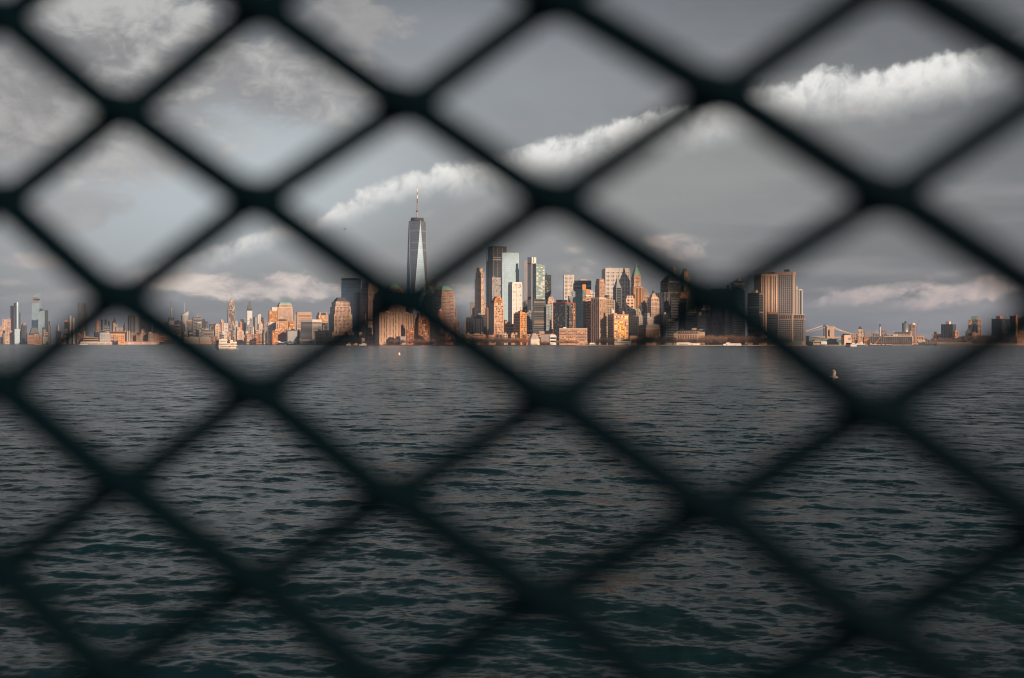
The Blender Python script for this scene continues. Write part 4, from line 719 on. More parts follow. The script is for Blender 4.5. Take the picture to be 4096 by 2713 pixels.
# ================================================================== far east shore
def brooklyn():
    # masonry bridge
    D = 4500; s = D / F
    o = root('suspension_bridge', 'stone-towered suspension bridge reaching across behind the ferry terminal', 'bridge', (X(3318, D), D, 0)); zz = lambda y: Z(y, D); q = lambda px: (px - 3318) * s
    mb = MB()
    for x0, x1 in ((3304, 3308), (3315.5, 3320), (3328, 3333)): mb.box(q(x0), q(x1), -14, 14, -1, zz(1318), 'stone')
    mb.box(q(3304), q(3333), -14, 14, zz(1318), zz(1309), 'stone'); mb.box(q(3303), q(3334), -15.5, 15.5, zz(1309), zz(1306.6), 'tan'); mb.box(q(3320.5), q(3333), -13.8, -13, 5, zz(1310), 'tan')  # right-hand tan panel: the tower's sunlit side put into colour
    for x0, x1 in ((3308, 3315.5), (3320, 3328)):   # pointed arches: haunches closing the openings
        m_ = (x0 + x1) / 2
        for a_, b_ in ((x0, m_), (x1, m_)): mb.hexa([(q(a_), -13, zz(1324)), (q(a_) + (.1 if a_ < b_ else -.1), -13, zz(1324)), (q(a_), 13, zz(1324)), (q(a_), 13, zz(1324))], [(q(a_), -13, zz(1317.5)), (q(b_), -13, zz(1317.5)), (q(b_), 13, zz(1317.5)), (q(a_), 13, zz(1317.5))], 'stone')
    mb.box(q(3304.5), q(3332.5), -13, 13, 0, zz(1346), 'stone'); mb.build('tower', o)
    mb = MB(); mb.hexa([(q(3150), -8, zz(1350)), (q(3482), -8, zz(1355)), (q(3482), 8, zz(1355)), (q(3150), 8, zz(1350))], [(q(3150), -8, zz(1343.5)), (q(3482), -8, zz(1349.5)), (q(3482), 8, zz(1349.5)), (q(3150), 8, zz(1343.5))], 'pink'); mb.build('deck', o)
    def cable(xa, ya, xb, yb, sag, r, mat):
        mb = MB(); pts = []
        for i in range(15):
            t = i / 14; pts.append((q(xa + (xb - xa) * t), -9, zz(ya + (yb - ya) * t + sag * 4 * t * (1 - t))))
        mb.tube(pts, r, mat, 5); mb.build('cable', o)
    cable(3150, 1341, 3305, 1308, 4, 1.4, 'tan'); cable(3332, 1309, 3440, 1343, 5, 1.9, 'cream')
    mb = MB()
    for i in range(24):
        px = 3228 + i * 8.6
        if 3304 < px < 3334 or px > 3425: continue
        t = (px - 3150) / 155 if px < 3304 else (px - 3332) / 108
        y = (1341 - 33 * t + 16 * t * (1 - t)) if px < 3304 else (1309 + 34 * t + 20 * t * (1 - t)); yd = 1343.5 + (px - 3150) / 332 * 6
        if y < yd: mb.tube([(q(px), -9, zz(y)), (q(px), -9, zz(yd))], .25, 'grey', 4)
    mb.build('hanger', o, kind='stuff')
    D2 = 5300; s2 = D2 / F; o = root('suspension_bridge', 'far steel-towered suspension bridge with a bright sloping cable', 'bridge', (X(3299, D2), D2, 0)); zz = lambda y: Z(y, D2); q = lambda px: (px - 3299) * s2
    mb = MB()
    for x0, x1 in ((3295, 3298), (3301, 3304)): mb.box(q(x0), q(x1), -6, 6, -1, zz(1301), 'steel')
    for y0 in (1301, 1312, 1325): mb.box(q(3295), q(3304), -5, 5, zz(y0 + 3), zz(y0 - 1), 'steel')
    mb.box(q(3296), q(3303), -4, 4, zz(1300), zz(1297.5), 'steel'); mb.build('tower', o)
    for xa, ya, xb, yb in ((3140, 1346, 3297, 1301), (3302, 1301, 3420, 1341)):
        mb = MB(); mb.tube([(q(xa + (xb - xa) * i / 10), 0, zz(ya + (yb - ya) * i / 10 + 4 * 3 * (i / 10) * (1 - i / 10))) for i in range(11)], 1.7, 'white', 5); mb.build('cable', o)
    mb = MB(); mb.box(q(3140), q(3470), -8, 8, zz(1349), zz(1346), 'midgrey'); mb.build('deck', o)
    B('office_building', 'building', 'long tan wing of the clock-roofed white tower behind the bridge deck', 3405, 3406, 3432, 1335, 4300, 'tan', 'pl', 'd', bk=0)
    B('office_building', 'tower', 'white tower with a dark hipped cupola behind the bridge end', 3430, 3431, 3450, 1317, 4250, 'cream', 'pl', 'd', ex=(('fru', .0, .28, 1309, 'slate', 'hipped_roof'), ('box', (.34, .66, .34, .66), 1306, 'slate', 'cupola')), bk=0)
    B('office_building', 'building', 'low cream annexe right of the white cupola tower', 3448, 3449, 3456, 1334, 4280, 'cream', 'pl', 'd', bk=0)
    B('apartment_block', AP, 'pale green-grey factory flats, first of two before the tall chimney', 3455, 3458, 3487, 1327, 4400, 'lilac', 'pl', 'b')
    B('apartment_block', AP, 'lower green-grey factory flats next to the tall chimney', 3487, 3489, 3518, 1330, 4450, 'lilac', 'pl', 'd')
    o = root('chimney', 'tall pale chimney with a black top above the east shore', 'chimney', (X(3520.5, 4300), 4300, 1)); zz = lambda y: Z(y, 4300) - 1
    mb = MB(); mb.lathe(0, 0, [(3.2, 0), (2.6, zz(1307))], 'white', 14); mb.build('stack', o); mb = MB(); mb.lathe(0, 0, [(2.6, zz(1307)), (2.5, zz(1297))], 'slate', 14); mb.build('black_top', o)
    B('low_building', 'building', 'maroon-roofed block right of the tall chimney', 3524, 3526, 3548, 1325, 4500, 'lilac', 'pl', 'd', ex=(('box', (.1, .9, .1, .9), 1322, 'red', 'maroon_roof'),), bk=0)
    B('low_building', 'building', 'low grey block with a thin brown chimney, second right of the tall chimney', 3545, 3547, 3572, 1338, 4200, 'grey', 'pl', 'd', ex=(('box', (.3, .45, .3, .5), 1327, 'rust', 'thin_chimney'),), bk=0)
    B('low_building', 'building', 'small white block before the dark warehouse roofline', 3570, 3571, 3592, 1336, 3950, 'white', 'pl', 'd', bk=0)
    B('warehouse', 'warehouse', 'long upper warehouse with a dark ribbed roof and a white end chimney', 3574, 3576, 3640, 1336, 4150, 'tan', 'pl', 'd', ex=(('fru', -.01, .04, 1328, 'dgrey', 'ribbed_roof'), ('bb', (-.02, .05, .1, .5), 1340, 1326, 'cream', 'end_chimney')))
    o = root('apartment_tower', 'round grey-blue tower with a dark rooftop cylinder, west of the pink arched tower', 'tower', (X(3621, 4700), 4700, 1)); zz = lambda y: Z(y, 4700) - 1; s = 4700 / F
    mb = MB(); mb.lathe(0, 0, [(12.5 * s, 0), (12.5 * s, zz(1293))], 'glass_grey', 24); mb.build('shaft', o, smooth=True)
    mb = MB(); mb.lathe(1 * s, 0, [(5 * s, zz(1293)), (5 * s, zz(1288)), (2 * s, zz(1288)), (2 * s, zz(1284))], 'slate', 16); mb.build('roof_drum', o)
    mb = MB(); mb.box(12 * s, 21 * s, -5, 20, 0, zz(1298), 'slate'); mb.build('side_block', o)
    B('apartment_tower', 'tower', 'pink-brown tower with a white arched crown beside the red crane', 3643, 3646, 3662, 1299, 4600, 'pink', 'p', 'd', ex=(('dome', .6, 1291, 'white', 'arched_crown'),))
    o = root('tower_crane', 'thin red tower crane leaning over the pink arched tower', 'crane', (X(3665, 4400), 4400, 1)); zz = lambda y: Z(y, 4400) - 1; s = 4400 / F
    mb = MB(); mb.tube([(0, 0, 0), (0, 0, zz(1318))], 1.1, 'red', 4); mb.build('mast', o); mb = MB(); mb.tube([(-2 * s, 0, zz(1322)), (12.5 * s, 0, zz(1280))], .8, 'red', 4); mb.build('jib', o)
    B('warehouse', 'warehouse', 'long black waterfront warehouse with rows of white window posts', 3479, 3481, 3648, 1347, 3650, 'slate', 'n', ex=(('fins', 7, 1348, None, (.9, 'lilac')), ('box', (.33, 1, .0, .2), 1345.5, 'cream', 'parapet_line')), bk=0)
    B('low_building', 'building', 'cream stair tower at the east end of the black warehouse', 3638, 3640, 3653, 1345, 3630, 'cream', 'pl', 'd', t=((1326, (.0, .5, .1, .9)),), bk=0)
    # ferry terminal
    D = 3250; s = D / F; o = root('ferry_terminal', 'teal glass ferry terminal with a long sloping white roof', 'ferry terminal', (X(3238, D), D, 1)); zz = lambda y: Z(y, D) - 1
    mb = MB(); L_ = 126 * s; mb.hexa([(0, 0, 0), (L_, 0, 0), (L_, 40, 0), (0, 40, 0)], [(0, 0, zz(1346)), (L_, 0, zz(1362)), (L_, 40, zz(1362)), (0, 40, zz(1346))], 'glass_teal'); mb.build('glass_hall', o)
    mb = MB(); mb.hexa([(-1, -2, zz(1346)), (L_ + 2, -2, zz(1362)), (L_ + 2, 42, zz(1362)), (-1, 42, zz(1346))], [(-1, -2, zz(1344)), (L_ + 2, -2, zz(1359)), (L_ + 2, 42, zz(1359)), (-1, 42, zz(1344))], 'lilac'); mb.build('sloping_roof', o)
    mb = MB()
    for i in range(15): x = L_ * i / 14; mb.box(x - .35, x + .35, -.5, .1, 0, zz(1346 + 16 * i / 14), 'grey')
    mb.build('mullion', o, kind='stuff')
    mb = MB(); mb.box(64 * s, L_, -2.5, 2, 0, zz(1376), 'stone'); mb.build('base_wall', o)
    B('terminal_shed', 'terminal', 'yellow-tan pier building with a rooftop plant and row of windows', 3234, 3253, 3308, 1366, 3150, 'stone', 'r', 'w', ex=(('bb', (.55, .98, -.05, .9), 1378, 1366, 'plain_white', 'white_end'), ('box', (.2, .65, .3, .7), 1360, 'bluegrey', 'roof_plant')), bk=0)
    B('vent_building', 'building', 'pale cream vent building with a dark glass edge by the water', 3365, 3377, 3403, 1341, 3200, 'cream', 'n', lst='p', lgl='d', ex=(('fru', .0, .2, 1336, 'slate', 'dark_roof'), ('bb', (.75, 1.3, .2, .9), 1381, 1352, 'tan', 'side_wing'), ('bb', (.6, 1.02, -.02, .5), 1360, 1352, 'glass_teal', 'balcony_glass')), bk=0)
    B('low_building', 'building', 'small orange house behind the moored white ship', 3430, 3431, 3452, 1358, 3500, 'orange', 'n', bk=0)
    B('apartment_block', AP, 'orange stepped block alone on the east shore west of the dark green slab', 3728, 3730, 3764, 1336, 3900, 'rust', 'pl', 'l', ex=(('box', (.2, .5, .2, .7), 1327, 'orange', 'lift_house'),), bk=0)
    B('apartment_tower', 'tower', 'dark grey-green slab with an orange lit end on the east shore', 3764, 3812, 3824, 1297, 3850, 'dgrey', 'vl', 'k', phi=math.radians(70), ex=(('box', (.1, .7, .35, .65), 1286, 'cream', 'lift_house'),), bk=0)
    B('apartment_block', AP, 'small orange and dark pair right below the dark grey-green slab', 3810, 3820, 3834, 1325, 3700, 'rust', 'pl', 'd')
    B('apartment_tower', 'tower', 'tan double-winged tower with a dark centre and green hip roof', 3872, 3874, 3926, 1279, 3950, 'tan', 'p', 'd', ex=(('bb', (.3, .66, -.02, .3), 1378, 1277, 'dgrey', 'centre_bay'), ('fru', .18, .28, 1265, 'teal', 'hip_roof'), ('bb', (.62, .78, .2, .7), 1279, 1271, 'tan', 'roof_house')))
    B('apartment_tower', 'tower', 'dark brick slab with an orange side and a stepped lift house, near the frame edge', 3966, 4004, 4019, 1275, 3850, 'slate', 'p', 'k', phi=math.radians(66), lwm=None, ex=(('box', (.2, .9, .2, .6), 1264, 'rust', 'lift_house'),), bk=0)
    B('apartment_tower', 'tower', 'dim brown block between the stepped dark slab and the orange-edged tower', 4018, 4022, 4044, 1277, 4000, 'dgrey', 'p', 'k')
    B('apartment_tower', 'tower', 'tall dark tower with one bright orange edge at the frame edge', 4040, 4062, 4071, 1264, 3800, 'slate', 'v', 'k', ex=(('bb', (.1, 1.02, -.02, .3), 1380, 1260, 'orange', 'lit_edge'),), bk=0)  # orange edge panel: the sunlit face put into colour
    B('apartment_tower', 'tower', 'flat-topped dark tower cut by the edge of the view', 4072, 4076, 4120, 1272, 3900, 'dgrey', 'v', 'k')
    B('brick_block', 'apartment block', 'orange brick house half hidden by the dark wooded bank', 4012, 4014, 4030, 1327, 3600, 'rust', 'pl', 'd', bk=0)
    B('brick_block', 'apartment block', 'orange brick row at the edge of the view below the flat-topped tower', 4068, 4070, 4112, 1324, 3560, 'rust', 'pl', 'd')
    B('brick_block', 'apartment block', 'orange gabled houses climbing the slope before the double-winged tower', 3886, 3890, 3914, 1333, 3700, 'rust', 'pl', 'd', t=((1328, (.2, .6, .1, .9)),))
    B('brick_block', 'apartment block', 'dark stepped houses on the wooded slope west of the double-winged tower', 3862, 3864, 3886, 1325, 3720, 'dgrey', 'n', t=((1317, (.3, .8, .1, .9)),), bk=0)
    B('brick_block', 'apartment block', 'low tan roofs between the red crane and the wooded bank', 3663, 3665, 3696, 1346, 3900, 'tan', 'pl', 'd', t=((1341, (.4, 1, .1, .9)),))
    B('low_building', 'building', 'cluster of white cubes on a dark pier base, west end of the long pier roof', 3673, 3674, 3700, 1371, 3420, 'slate', 'n', ex=(('bb', (.0, .3, -.05, .8), 1368, 1360, 'cream', 'cube'), ('bb', (.4, .62, -.05, .8), 1367, 1361, 'cream', 'cube'), ('bb', (.72, 1.0, -.05, .8), 1368, 1360, 'cream', 'cube')), bk=0)
    B('pier_shed', 'shed', 'dark pier shed with pale posts between the white cubes and the long teal roof', 3702, 3703, 3762, 1366, 3420, 'slate', 'n', ex=(('fins', 5, 1366, None, (1.0, 'pink')),), bk=0)
    # long teal pier roof
    D = 3350; s = D / F; o = root('pier_shed', 'long open pier shed under a pale teal gabled roof', 'pier shed', (X(3748, D), D, 0)); zz = lambda y: Z(y, D)
    for x0, x1 in ((0, 46), (46, 146)):
        mb = MB(); mb.taper((x0 * s, x1 * s, 0, 30), zz(1374), ((x0 + 6) * s, (x1 - 5) * s, 12, 18), zz(1370), 'lilac'); mb.build('roof', o)
    mb = MB()
    for i in range(37): x = (i * 4) * s; mb.box(x - .5, x + .5, 0, 1, -1, zz(1374), 'stone')
    mb.build('post', o, kind='stuff')
    mb = MB(); mb.box(0, 146 * s, -1, 30, -1, zz(1382), 'seawall'); mb.build('quay_deck', o); mb = MB(); mb.box(4 * s, 143 * s, 14, 26, 1, zz(1375), 'slate'); mb.build('back_wall', o)
    D = 3320; s = D / F; o = root('pier_shed', 'long low railing pier with pale posts at the edge of the view', 'pier', (X(3900, D), D, 0)); zz = lambda y: Z(y, D)
    mb = MB(); mb.box(0, 230 * s, 0, 12, -1, zz(1381), 'seawall'); mb.build('deck', o)
    mb = MB()
    for i in range(58): x = i * 4 * s; mb.box(x - .4, x + .4, 0, .6, zz(1382), zz(1374), 'stone')
    mb.box(0, 230 * s, 0, .7, zz(1375), zz(1374), 'lilac'); mb.build('railing', o, kind='stuff')

def fillers():
    """small blocks nobody could tell apart in the hazy strip under the far towers and between the near ones"""
    rnd = random.Random(11)
    lab = 'small hazy low-rise block among the crowd at the foot of the far west towers'
    for i in range(60):
        px = rnd.uniform(0, 730); w = rnd.uniform(9, 24); y = rnd.uniform(1318, 1352)
        B('low_rise_block', 'building', lab, px, px + w * rnd.uniform(.05, .3), px + w, y, rnd.uniform(6350, 6950) if px > 200 else rnd.uniform(6900, 7200), rnd.choice(['brown', 'midgrey', 'dgrey', 'stone', 'lilac', 'slate', 'tan']), rnd.choice(['f', 'fr', 'fv']), 'd', grp='low-rise crowd under the far west towers', bk=0)
    lab = 'small hazy block among the crowd between the ferry and the tall stepped spire tower'
    for i in range(46):
        px = rnd.uniform(730, 1075); w = rnd.uniform(8, 20); y = rnd.uniform(1304, 1342)
        B('low_rise_block', 'building', lab, px, px + w * rnd.uniform(.05, .3), px + w, y, rnd.uniform(5900, 6900), rnd.choice(['brown', 'midgrey', 'cream', 'stone', 'lilac', 'tan', 'white', 'dgrey']), rnd.choice(['f', 'fr', 'f']), 'd', grp='block crowd beside the stepped spire tower', bk=0)
    lab = 'dim hazy tower in the far row behind the fence shadow'
    for i in range(14):
        px = rnd.choice([rnd.uniform(205, 258), rnd.uniform(600, 680), rnd.uniform(690, 730)]); w = rnd.uniform(10, 18)
        B('far_tower', 'tower', lab, px, px + 2, px + w, rnd.uniform(1288, 1312), rnd.uniform(7500, 8300), rnd.choice(['dgrey', 'slate', 'midgrey']), 'fv', 'd', grp='dim far towers behind the fence shadow', bk=0)
    lab = 'dim rear block half hidden behind the downtown street fronts'
    for i in range(40):
        px = rnd.uniform(1820, 2830); w = rnd.uniform(14, 30)
        B('city_block', 'building', lab, px, px + w * .3, px + w, rnd.uniform(1262, 1300), rnd.uniform(3450, 3700), rnd.choice(['brown', 'stone', 'dgrey', 'midgrey', 'tan']), 'p', 'd', grp='blocks behind the street fronts', bk=0)
    lab = 'low brownish roof among the far east shore houses'
    for i in range(34):
        px = rnd.uniform(3440, 4090); w = rnd.uniform(8, 22)
        B('shore_house', 'house', lab, px, px + 2, px + w, rnd.uniform(1346, 1358), rnd.uniform(3950, 4300), rnd.choice(['brown', 'tan', 'dgrey', 'grey', 'rust']), 'pl', 'd', grp='houses along the far east shore', bk=0)
# ================================================================== land, water
SHORE = [(-400, 7600), (0, 6700), (300, 6050), (600, 5600), (830, 5350), (960, 5250), (1060, 4550), (1200, 4050), (1320, 3480), (1470, 3300), (1700, 3130), (1800, 2980), (1900, 2840), (2100, 2730), (2300, 2640), (2450, 2610), (2700, 2560), (3000, 2530), (3215, 2560), (3228, 2700)]
def land(name, pts, top, wallmat, topmat):
    mb = MB(); n = len(pts)
    mb.face([(x, y, top) for x, y in pts], topmat)
    for i in range(n):
        (xa, ya), (xb, yb) = pts[i], pts[(i + 1) % n]; mb.face([(xa, ya, -4), (xb, yb, -4), (xb, yb, top), (xa, ya, top)], wallmat)
    o = mb.build(name); o['kind'] = 'structure'; o['label'] = 'flat built-up ground behind a stone seawall'; return o
def shore_d(px):
    for (a, da), (b, db) in zip(SHORE, SHORE[1:]):
        if a <= px <= b: return da + (db - da) * (px - a) / (b - a)
    return 2600
def build_land():
    fr = []
    for (a, da), (b, db) in zip(SHORE, SHORE[1:]):
        for k in range(4):
            t = k / 4; d = (da + (db - da) * t); fr.append((X(a + (b - a) * t, d), d))
    d = SHORE[-1][1]; fr.append((X(SHORE[-1][0], d), d))
    land('city_ground', fr + [(X(3228, 4000), 4000), (X(3228, 9000), 9000), (X(2000, 12000), 12000), (X(-400, 12000), 12000)], 2.2, 'seawall', 'brown')
    fr = [(3236, 3300), (3300, 3120), (3420, 3150), (3500, 3400), (3650, 3480), (3760, 3380), (3900, 3330), (4100, 3300), (4400, 3300)]
    land('shore_ground', [(X(p, d), d) for p, d in fr] + [(X(4400, 9000), 9000), (X(3236, 9000), 9000)], 2.0, 'seawall', 'brown')
    # wooded bank of the east shore: a real hill
    mb = MB(); nx, ny = 60, 14; rnd = random.Random(5)
    prof = [(3690, 1356), (3820, 1350), (3868, 1334), (3900, 1336), (3960, 1338), (4030, 1342), (4130, 1336), (4300, 1340)]
    def py(px):
        for (a, ya), (b, yb) in zip(prof, prof[1:]):
            if a <= px <= b: return ya + (yb - ya) * (px - a) / (b - a)
        return 1356
    V = []
    for j in range(ny + 1):
        for i in range(nx + 1):
            px = 3690 + 610 * i / nx; d = 3560 + 500 * j / ny; t = math.sin(min(1, j / 8) * math.pi / 2)
            V.append((X(px, 3700) + (d - 3700) * .44, d, 1.5 + (Z(py(px), 3700) - 8) * t * min(1, i / 4) + rnd.uniform(-1, 1) * t))
    mb.v = V
    for j in range(ny):
        for i in range(nx):
            k = j * (nx + 1) + i; mb.f.append((k, k + 1, k + nx + 2, k + nx + 1)); mb.mi.append(mb.slot('scrub'))
    o = mb.build('hill'); o['kind'] = 'structure'
    # its wood: one mass of countless trunks and twigs
    mb = MB()
    for i in range(5200):
        px = rnd.uniform(3700, 4250); u = rnd.random(); d = 3575 + 150 * u; t = math.sin(min(1, (d - 3560) / 500 * 14 / 8) * math.pi / 2)
        z0 = 1.5 + (Z(py(px), 3700) - 8) * t * min(1, (px - 3690) / 40); x = X(px, 3700) + (d - 3700) * .44; h = rnd.uniform(6, 13)
        a = rnd.uniform(0, 6.28); w = rnd.uniform(1.2, 3)
        for q in range(3):
            zz = z0 + h * rnd.uniform(.3, 1); ax = rnd.uniform(-2, 2)
            mb.face([(x + ax - w * math.cos(a) * .5, d - w * math.sin(a) * .5, zz - w * .5), (x + ax + w * math.cos(a) * .5, d + w * math.sin(a) * .5, zz - w * .3), (x + ax + rnd.uniform(-1, 1), d, zz + w * .9)], 'twig_dark' if rnd.random() < .75 else 'twig')
    o = mb.build('woods', kind='stuff'); o['label'] = 'dark leafless woods covering the bank of the far east shore'

def water():
    m, t, p = new_mat('water')
    geo = t.node('ShaderNodeNewGeometry'); pos = geo.outputs['Position']; nor = geo.outputs['Normal']
    def layer(sc_, amp, det):
        mp = t.node('ShaderNodeMapping'); t.put(mp.inputs[0], pos); mp.inputs[3].default_value = (sc_ * .55, sc_, sc_); mp.inputs[2].default_value = (0, 0, .22)
        c = t.noise(mp.outputs[0], 1.0, det, .6).outputs['Color']
        return t.vm('SCALE', t.vm('SUBTRACT', c, (.5, .5, .5)), amp)
    s = t.vm('ADD', layer(7.5, .62, 2), t.vm('ADD', layer(1.9, .75, 3), layer(.5, .6, 3)))
    big = t.noise(pos, .012, 4, .6).outputs[0]       # gust patches
    s = t.vm('SCALE', s, t.smooth(big, .3, .7, .55, 1.25))
    s = t.vm('MULTIPLY', s, (1, 1, 0))
    t.put(p.inputs['Normal'], t.vm('NORMALIZE', t.vm('ADD', nor, s)))
    silt = t.noise(pos, .06, 3).outputs[0]
    t.put(p.inputs['Base Color'], t.mix(t.smooth(silt, .4, .65), (.003, .017, .025), (.006, .0155, .020)))
    p.inputs['Roughness'].default_value = .18; p.inputs['IOR'].default_value = 1.333; p.inputs['Specular IOR Level'].default_value = .06
    MATS['water'] = m
    # polar sheet, fine near the viewer, waves as real displacement
    NA, q = 420, 1.0028
    r = [9.0]
    while r[-1] < 420: r.append(r[-1] * q)
    while r[-1] < 25000: r.append(r[-1] * 1.03)
    r = np.array(r); a = np.linspace(-.62, .62, NA)
    R_, A_ = np.meshgrid(r, a, indexing='ij'); x = R_ * np.sin(A_); y = R_ * np.cos(A_); z = np.zeros_like(x); dx = np.zeros_like(x); dy = np.zeros_like(x)
    rng = np.random.default_rng(3); sp = np.maximum(R_ * .0028, .02)
    for i in range(110):
        lam = .18 * (6 / .18) ** rng.random(); th = math.radians(258) + rng.normal(0, .5 if lam > 1 else .85); k = 2 * math.pi / lam
        amp = .0029 * lam * (1.0 if lam < 1.0 else (1.0 / lam) ** .42); ph = rng.random() * 6.28
        f = np.clip((lam / sp - 3) / 3, 0, 1) * np.clip((420 - R_) / 150, 0, 1)
        arg = k * (x * math.cos(th) + y * math.sin(th)) + ph
        z += amp * f * np.sin(arg); c = amp * .75 * f * np.cos(arg); dx += math.cos(th) * c; dy += math.sin(th) * c
    x = x + dx; y = y + dy
    nr, na = x.shape; co = np.stack([x, y, z], -1).reshape(-1, 3)
    i0 = (np.arange(nr - 1)[:, None] * na + np.arange(na - 1)[None, :]).reshape(-1)
    quads = np.stack([i0, i0 + 1, i0 + na + 1, i0 + na], -1)[:, ::-1]
    # the rest of the harbour, plain
    extra = []; ev = []; base = len(co)
    NB = 72; ang = np.linspace(.62, 2 * math.pi - .62, NB)
    for rr in (9.0, 60, 400, 3000, 25000):
        for b in ang: ev.append((rr * math.sin(b), rr * math.cos(b), 0))
    for j in range(4):
        for i in range(NB - 1):
            k = base + j * NB + i; extra.append((k, k + NB, k + NB + 1, k + 1)[::-1])
    co = np.vstack([co, np.array(ev)]); quads = np.vstack([quads, np.array(extra)])
    me = bpy.data.meshes.new('water'); nv, nq = len(co), len(quads)
    me.vertices.add(nv); me.vertices.foreach_set('co', co.astype(np.float32).ravel()); me.loops.add(nq * 4); me.loops.foreach_set('vertex_index', quads.astype(np.int32).ravel())
    me.polygons.add(nq); me.polygons.foreach_set('loop_start', np.arange(0, nq * 4, 4, dtype=np.int32)); me.polygons.foreach_set('use_smooth', np.ones(nq, dtype=bool))
    me.materials.append(m); me.update(calc_edges=True); me.validate()
    o = bpy.data.objects.new('water', me); COL.objects.link(o); o['kind'] = 'structure'; o['label'] = 'choppy dark grey harbour water'
    mb = MB(); mb.box(-30, 30, -30, .75, 2.2, 3.3, 'grey'); o = mb.build('promenade'); o['kind'] = 'structure'; o['label'] = 'concrete promenade under the fence'

# ================================================================== trees
def trees():
    rnd = random.Random(21); protos = []
    for kind in range(4):
        crown = MB(); trunk = MB(); tw = ('twig', 'twig', 'twig_dark', 'twig_sunlit')[kind]
        trunk.tube([(0, 0, -.05), (0.01, 0, .18), (-.01, .01, .42)], .022, 'bark', 6, .014)
        ends = []
        for i in range(9):
            a = i * 2.4 + rnd.random(); z0 = rnd.uniform(.2, .4); l = rnd.uniform(.22, .4)
            p1 = (math.cos(a) * l * .5, math.sin(a) * l * .5, z0 + rnd.uniform(.15, .25)); p2 = (math.cos(a) * l, math.sin(a) * l, z0 + rnd.uniform(.3, .55))
            trunk.tube([(0, 0, z0), p1, p2], .011, 'bark', 5, .004); ends += [p1, p2]
        for i in range(620):
            e = rnd.choice(ends); r = .2
            c = Vector((e[0] + rnd.gauss(0, .11), e[1] + rnd.gauss(0, .11), e[2] + rnd.gauss(0, .1)))
            d = Vector((c.x, c.y, c.z - .25)).normalized() + Vector((rnd.gauss(0, .5), rnd.gauss(0, .5), rnd.gauss(0, .5))); d.normalize()
            s = d.cross(Vector((rnd.gauss(0, 1), rnd.gauss(0, 1), rnd.gauss(0, 1)))).normalized()
            L = rnd.uniform(.05, .13); w = rnd.uniform(.006, .016)
            crown.face([tuple(c - s * w), tuple(c + s * w), tuple(c + d * L)], tw)
        cm = crown.build('crown'); tm = trunk.build('trunk'); protos.append((cm, tm))
    used = set()
    def plant(px, d, h, kind, label, grp):
        cm, tm = protos[kind]; o = root('bare_tree', label, 'tree', (X(px, d), d, 2.0), rnd.uniform(0, 6.28), grp)
        s = h * rnd.uniform(.85, 1.1); o.scale = (s * rnd.uniform(.9, 1.25), s * rnd.uniform(.9, 1.25), s)
        for q in (cm, tm):
            c = q if (kind, q.name) not in used else q.copy()
            if c is not q: COL.objects.link(c)
            else: used.add((kind, q.name))
            c.parent = o
    def row(x0, x1, n, h, kind, label, grp, dep=60, off=30, d=None):
        for i in range(n):
            px = x0 + (x1 - x0) * (i + rnd.uniform(.2, .8)) / n; dd = (d or shore_d(px)) + off + rnd.uniform(0, dep)
            plant(px, dd, h, kind, label, grp)
    row(985, 1078, 10, 15, 0, 'reddish bare tree on the shore between the ferry and the white canopy', 'trees east of the ferry', 120)
    row(1078, 1200, 9, 10, 2, 'dark bare tree behind the white peaked canopy', 'trees behind the canopy', 120)
    row(1268, 1332, 7, 13, 2, 'dark bare tree in the clump west of the pink arcade', 'dark clump west of the arcade')
    row(1462, 1504, 5, 9, 0, 'small bare tree between the pink arcade and the striped cream slabs', 'trees by the boat basin')
    row(1560, 1745, 18, 17, 0, 'brown bare tree before the striped cream slabs and brick flats', 'trees before the brick flats', 90)
    row(1745, 1945, 19, 19, 2, 'dark bare tree in the shaded grove below the low brick rows', 'shaded grove', 90)
    row(1948, 2056, 14, 20, 0, 'brown bare tree between the shaded grove and the orange trees', 'brown grove', 90)
    row(2056, 2112, 6, 19, 3, 'tree coloured sunlit orange just west of the stepped museum', 'orange trees west of the museum', 50)
    row(2158, 2192, 4, 12, 3, 'tree coloured sunlit orange between the stepped museum and the white museum block', 'orange trees east of the museum', 50)
    row(2224, 2312, 12, 12, 0, 'low brown tree hedged before the white-gridded apartments', 'trees before the gridded apartments', 60)
    row(2384, 2460, 11, 18, 2, 'dark bare tree between the white tent and the harbour house', 'trees beside the tent', 60)
    row(2524, 2556, 5, 17, 0, 'brown bare tree right behind the harbour house', 'trees behind the harbour house', 60, 70)
    row(2551, 2700, 22, 21, 2, 'dark bare tree in the park below the grand cream building', 'dark park trees', 100)
    row(2690, 2830, 18, 17, 0, 'brown bare tree before the columned palace', 'trees before the palace', 60, 75)
    row(2800, 3005, 34, 22, 1, 'tall brown bare tree in the park behind the moored white ferry', 'park trees behind the ferry', 110, 40)
    row(3005, 3165, 22, 19, 2, 'dark bare tree below the grey grid tower', 'trees below the grid tower', 60, 25)
    row(3455, 3650, 20, 11, 0, 'reddish scrub tree before the black warehouse', 'scrub before the warehouse', 60, 60, 3440)

